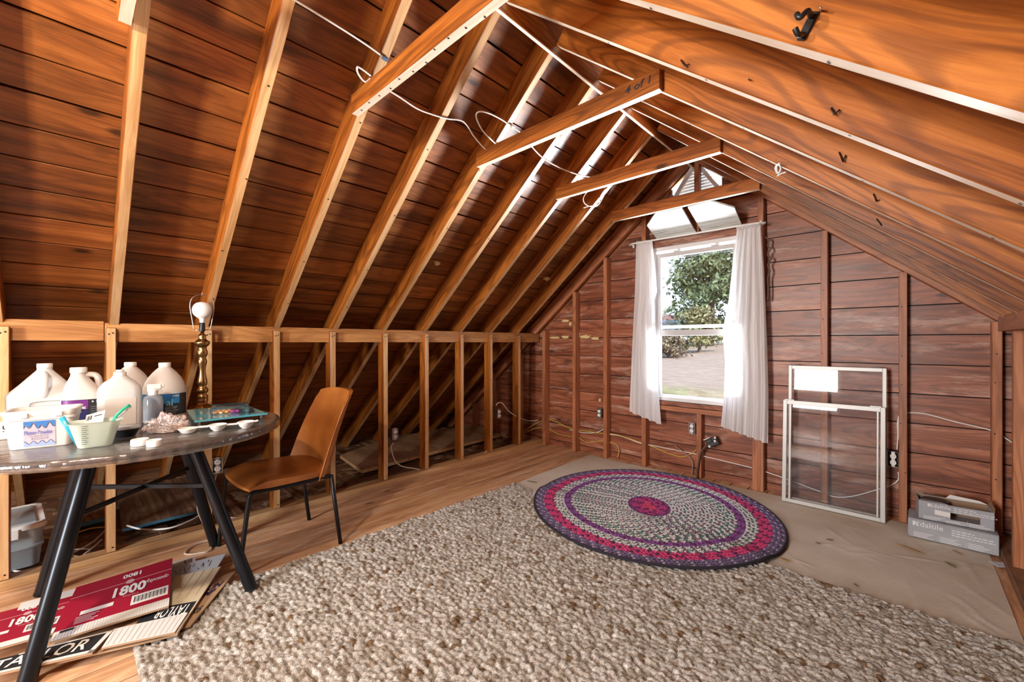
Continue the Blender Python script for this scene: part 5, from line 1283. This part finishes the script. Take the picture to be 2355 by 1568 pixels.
# heavy black appliance receptacle
p = AY(1638, 1016, 3.83); t = thing('range_receptacle', 'heavy black appliance receptacle on the stud under the window', 'receptacle', p)
M = Matrix.Translation(p) @ Matrix.Rotation(math.radians(-28), 4, 'Y') @ Matrix.Rotation(math.radians(20), 4, 'Z')
bm = bmesh.new(); bbox(bm, (0, 0, 0), (.095, .055, .075), bev=.008, seg=2); bbox(bm, (-.02, -.03, .016), (.05, .02, .03), bev=.004); bd = frombm('housing', bm, M_BLACK, t, M=M)
for q in ((.022, -.029, .0), (-.038, -.029, -.025), (.036, -.029, .026)):
    bm = bmesh.new(); bbox(bm, q, (.014, .002, .017)); frombm('print_mark', bm, M_INK, t, M=M)
bm = bmesh.new(); bbox(bm, (-.03, -.022, .040), (.055, .03, .008), bev=.002); frombm('steel_strap', bm, M_STEEL, t, M=M)
tube('cord', [p+Vector((-.045, 0, -.03)), AY(1612, 1040, 3.81), AY(1607, 1062, 3.80), AY(1603, 1085, 3.79), AY(1603, 1100, 3.78)], .008, M_CORD, t, seg=8, sub=4)

# ---------------- plastic storage bin under the eaves
BINM = sheer('bin_plastic', (.66, .74, .80), .4, .25, .3, .7)
zb = .0
t = thing('storage_bin', 'clear stacked storage bins with a white lid behind the kneewall', 'storage bin', (-3.52, -.27, 0))
Mb = Matrix.Translation((-3.545, -.225, .012)) @ Matrix.Rotation(math.radians(4), 4, 'Z')
rloft('bin_body', [(0, .16, .105, .03), (.005, .17, .112, .035), (.10, .19, .120, .04), (.11, .20, .128, .04), (.118, .20, .128, .04), (.12, .185, .120, .04), (.20, .20, .128, .04), (.21, .205, .133, .04)], BINM, t, M=Mb)
rloft('lid', [(.21, .212, .138, .04), (.222, .214, .140, .04), (.232, .214, .140, .04), (.238, .205, .132, .04), (.234, .19, .118, .035), (.232, .18, .11, .03)], M_WHITEPL, t, M=Mb)
bm = bmesh.new(); bbox(bm, (0, 0, .236), (.34, .20, .004), bev=.001); frombm('lid_panel', bm, BINM, t, M=Mb)
rloft('latch', [(.175, .008, .04, .006), (.222, .008, .04, .006)], M_WHITEPL, t, M=Mb @ Matrix.Translation((.212, 0, 0)))

# ---------------- boards lying under the eaves
M_ROUGH = wood('rough_board', (.06, .03, .016), (.16, .085, .045), (.30, .17, .10), rough=.7, knots=.3, vary=.1, gy=30, bump=.8, pale=.25, pale_col=(.42, .28, .18)); M_FOAM = plain('blue_foam_edge', (.05, .16, .24), .6)
def sheet_px(name, label, cat, px, z, th, mat, edge):
    P = [AZ(u, v, z) for u, v in px]; t = thing(name, label, cat, sum(P, Vector())/len(P)-Vector((0, 0, th)))
    prism('sheet', [p-Vector((0, 0, .004)) for p in P], (0, 0, .004), mat, t)
    prism('edge_core', [p-Vector((0, 0, th)) for p in P], (0, 0, th-.0045), edge, t)
    return t
sheet_px('foam_board', 'rough brown board with blue foam edge behind the table leg', 'board', [(158, 1208), (247, 1186), (262, 1112), (172, 1128)], .060, .03, M_ROUGH, M_FOAM)
sheet_px('foam_board', 'longer rough brown board with blue edge beside the near outlet', 'board', [(281, 1215), (468, 1170), (455, 1092), (268, 1122)], .062, .022, M_ROUGH, M_FOAM)
sheet_px('plywood_sheet', 'plywood sheet with pale sawn edge lying behind the kneewall', 'board', [(782, 1046), (832, 1080), (1150, 998), (1092, 977), (900, 1004)], .045, .034, W_PLY, W_EDGE)

# ---------------- expanding foam dabs and other small marks
FOAM = plain('expanding_foam', (.72, .55, .26), .8)
def foam(p, ex, parent, nrm):
    bm = bmesh.new(); bmesh.ops.create_icosphere(bm, subdivisions=3, radius=1)
    for v in bm.verts:
        d = v.co.copy(); k = 1+.55*noise.noise(d*2.1+Vector(p)*5)+.35*noise.noise(d*5+Vector(p)*3); v.co = Vector((d.x*ex[0], d.y*ex[1], d.z*ex[2]))*k
    return frombm('foam_dab', bm, FOAM, parent, smooth=True, M=Matrix.Translation(p))
PB = PLW-NL*RD
def RBd(u, v): return PL(u, v, PB, NL)
foam(RBd(1005, 604), (.018, .03, .02), ceil_l, NL); foam(RBd(1258, 640), (.025, .05, .025), ceil_l, NL); foam(RBd(1200, 640), (.012, .02, .012), ceil_l, NL); foam(RBd(1332, 632), (.03, .02, .02), ceil_l, NL)
for u, v, ex in ((1300, 738, (.05, .012, .016)), (1312, 745, (.018, .012, .022)), (1275, 776, (.07, .012, .012)), (1300, 775, (.05, .012, .016)), (1345, 774, (.07, .012, .018)), (1368, 778, (.05, .012, .016)), (1332, 768, (.012, .012, .04)), (1380, 920, (.014, .012, .02))):
    foam(AY(u, v, GF-.004), ex, wf, None)
# bent nails on the right rafters
M_NAIL = plain('dark_nail', (.05, .04, .035), .5, .7); M_NAIL2 = plain('bright_nail', (.6, .58, .6), .35, .9)
def rface(u, v, k): return AY(u, v, RY[8+k]-RW/2-.003)
for (a, b, c, k) in (((1566, 138), (1579, 157), (1585, 149), 3), ((1912, 248), (1920, 268), (1931, 254), 3), ((1930, 350), (1940, 375), (1945, 358), 4), ((2009, 446), (2016, 465), (2022, 460), 5), ((2016, 503), (2026, 518), (2026, 518), 6)):
    tube('bent_nail', [rface(*a, k), rface(*b, k)-Vector((0, .012, 0)), rface(*c, k)-Vector((0, .004, 0))], .0025, M_NAIL, ceil_r, seg=6)
for (u, v, k) in ((1690, 360, 4), (1783, 365, 4), (1796, 437, 5), (1885, 20, 2), (1720, 180, 3)):
    q = rface(u, v, k); tube('bright_nail', [q+Vector((0, .01, 0)), q+Vector((.004, -.02, -.012))], .0024, M_NAIL2, ceil_r, seg=6)
# nail heads down the collar ties, studs and plates
nh = bmesh.new(); bmesh.ops.create_circle(nh, cap_ends=True, radius=.0045, segments=8); nme = bpy.data.meshes.new('nail_head'); nh.to_mesh(nme); nh.free(); nme.materials.append(M_NAIL)
def nail_head(p, n, par):
    o = bpy.data.objects.new('nail_head', nme); COL.objects.link(o); o.matrix_basis = Matrix.Translation(Vector(p)+Vector(n)*.0012) @ Vector(n).to_track_quat('Z', 'Y').to_matrix().to_4x4(); keep(o, par)
for y in studs_l[:10]:
    for dz in (0, 1): nail_head((SX, y+(.008 if dz else -.008), 1.245+.006*dz), (1, 0, 0), wl)
    nail_head((SX, y+.006, .07), (1, 0, 0), wl)
yc = RY[8]+.4145*2-RW/2-.021
for k in range(11): nail_head((-1.90+.085*k, yc+random.uniform(-.012, .012), 2.309), (0, 0, -1), ceil_l)
for x in (-2.672, -2.285, -.452, -.028, .385):
    for z in (.35, .62, .95, 1.15, 1.42, 1.6):
        if z < (rz_l(x) if x < RX else rz_r(x))-.1: nail_head((x+random.uniform(-.012, .012), SF-.0005, z+random.uniform(-.05, .05)), (0, -1, 0), wf)
for k in range(2, 9):
    for s in (.25, .5, .75, .95):
        x = RX-.25-1.45*s; nail_head(Vector((x, RY[8+k-1]+random.uniform(-.014, .014), rz_l(x))), NL, ceil_l)
        x = RX+.2+1.45*s; nail_head(Vector((x, RY[8+k]+random.uniform(-.012, .012), rz_r(x))), NR, ceil_r)
# pencil writing on the end of the second collar tie
yv2 = RY[8]+.4145*4-RW/2-.042
letter('4 of 1', (-.955, yv2-.0002, 2.345), Vector((.125, 0, .004)), Vector((0, 0, .034)), M_DKINK, ceil_l, lift=.0015, shear=.15, bold=.01)
# black hook and white string on the right rafters
q = rface(1858, 60, 2); t = thing('coat_hook', 'small black hook screwed to the nearest right rafter', 'hook', q)
bm = bmesh.new(); bbox(bm, (0, 0, 0), (.016, .006, .05), bev=.002); frombm('hook_plate', bm, M_BLACK, t, M=Matrix.Translation(q) @ Matrix.Rotation(.5, 4, 'Y'))
tube('hook_prong', [q+Vector((.005, 0, .014)), q+Vector((.004, -.03, .010)), q+Vector((-.006, -.042, -.004)), q+Vector((-.012, -.038, .008))], .005, M_BLACK, t, seg=8, sub=4); tube('hook_prong', [q+Vector((-.006, 0, -.014)), q+Vector((-.012, -.022, -.022)), q+Vector((-.016, -.030, -.012))], .005, M_BLACK, t, seg=8, sub=4)
q = rface(1790, 392, 4); PRr = Vector((.42, 0, 1.30))
def RR(u, v): return PL(u, v, PRr+NR*.006, NR)
cable('knotted white string tied round a right rafter', [RR(1786, 378), RR(1783, 388), RR(1788, 398), RR(1795, 390), RR(1792, 376), RR(1786, 384), RR(1790, 400), RR(1798, 398), RR(1806, 396), RR(1796, 399), RR(1788, 404)], .0035, plain('white_string', (.8, .8, .8), .8), 'string', 5)
# brown knotted vine or cord hanging by the right of the window
cable('twisted brown cord hanging beside the wide curtain', [GB(1760, 545, 3.80), GB(1768, 552, 3.80), GB(1766, 565, 3.80), GB(1772, 572, 3.80), GB(1765, 585, 3.80), GB(1773, 595, 3.80), GB(1766, 608, 3.80), GB(1770, 622, 3.80), GB(1766, 640, 3.80), GB(1767, 665, 3.80), GB(1766, 690, 3.80)], .006, M_CORD, 'cord', 5)
# ---------------- bits on the drop cloth
M_CHIP = plain('wood_chip', (.34, .20, .08), .8); M_CHIP2 = plain('dark_chip', (.16, .10, .05), .9)
chips = [('yellow wood splinter on the cloth before the tile cartons', (2060, 1250), (2128, 1276), .014, M_CHIP, 0), ('short splinter under the lower tile carton', (2190, 1265), (2215, 1278), .010, M_CHIP, 0), ('flat wood chip beside the braided rug', (1790, 1283), (1818, 1292), .022, M_CHIP, 0), ('thin splinter leaning by the gable stud', (2045, 1180), (2078, 1198), .008, M_CHIP, 1),
         ('curled dry leaf at the left end of the cloth', (1212, 1106), (1236, 1110), .014, M_CHIP2, 0), ('dark chip on the cloth past the rug', (1900, 1240), (1918, 1243), .012, M_CHIP2, 0), ('small brown crumb below the storm sash', (1875, 1248), (1888, 1251), .010, M_CHIP2, 0), ('pair of brown slivers near the carpet edge', (1962, 1342), (1975, 1350), .008, M_CHIP2, 0), ('olive leaf on the cloth before the cartons', (2172, 1292), (2200, 1306), .014, plain('olive_leaf', (.14, .15, .05), .8), 0), ('rusty sliver on the cloth by the carpet', (1930, 1358), (1948, 1362), .008, M_CHIP, 0)]
for lab, a, b, w, m, up in chips:
    A_, B_ = AZ(*a, .010), AZ(*b, .010); d = (B_-A_); s_ = Vector((-d.y, d.x, 0)).normalized()*w
    P = [A_, A_.lerp(B_, .3)+s_*.5, A_.lerp(B_, .7)+s_*.45, B_, A_.lerp(B_, .65)-s_*.45, A_.lerp(B_, .25)-s_*.3]
    o = prism('wood_chip', P, (0, 0, .004), m, None); tag(o, lab, 'debris')
P = [AZ(u, v, .010) for u, v in ((2274, 1291), (2300, 1294), (2324, 1292), (2329, 1297), (2322, 1305), (2296, 1304))]
o = prism('paper_scrap', P, (0, 0, .004), M_GREYP, None); tag(o, 'torn scrap of pale paper in front of the tile cartons', 'paper')
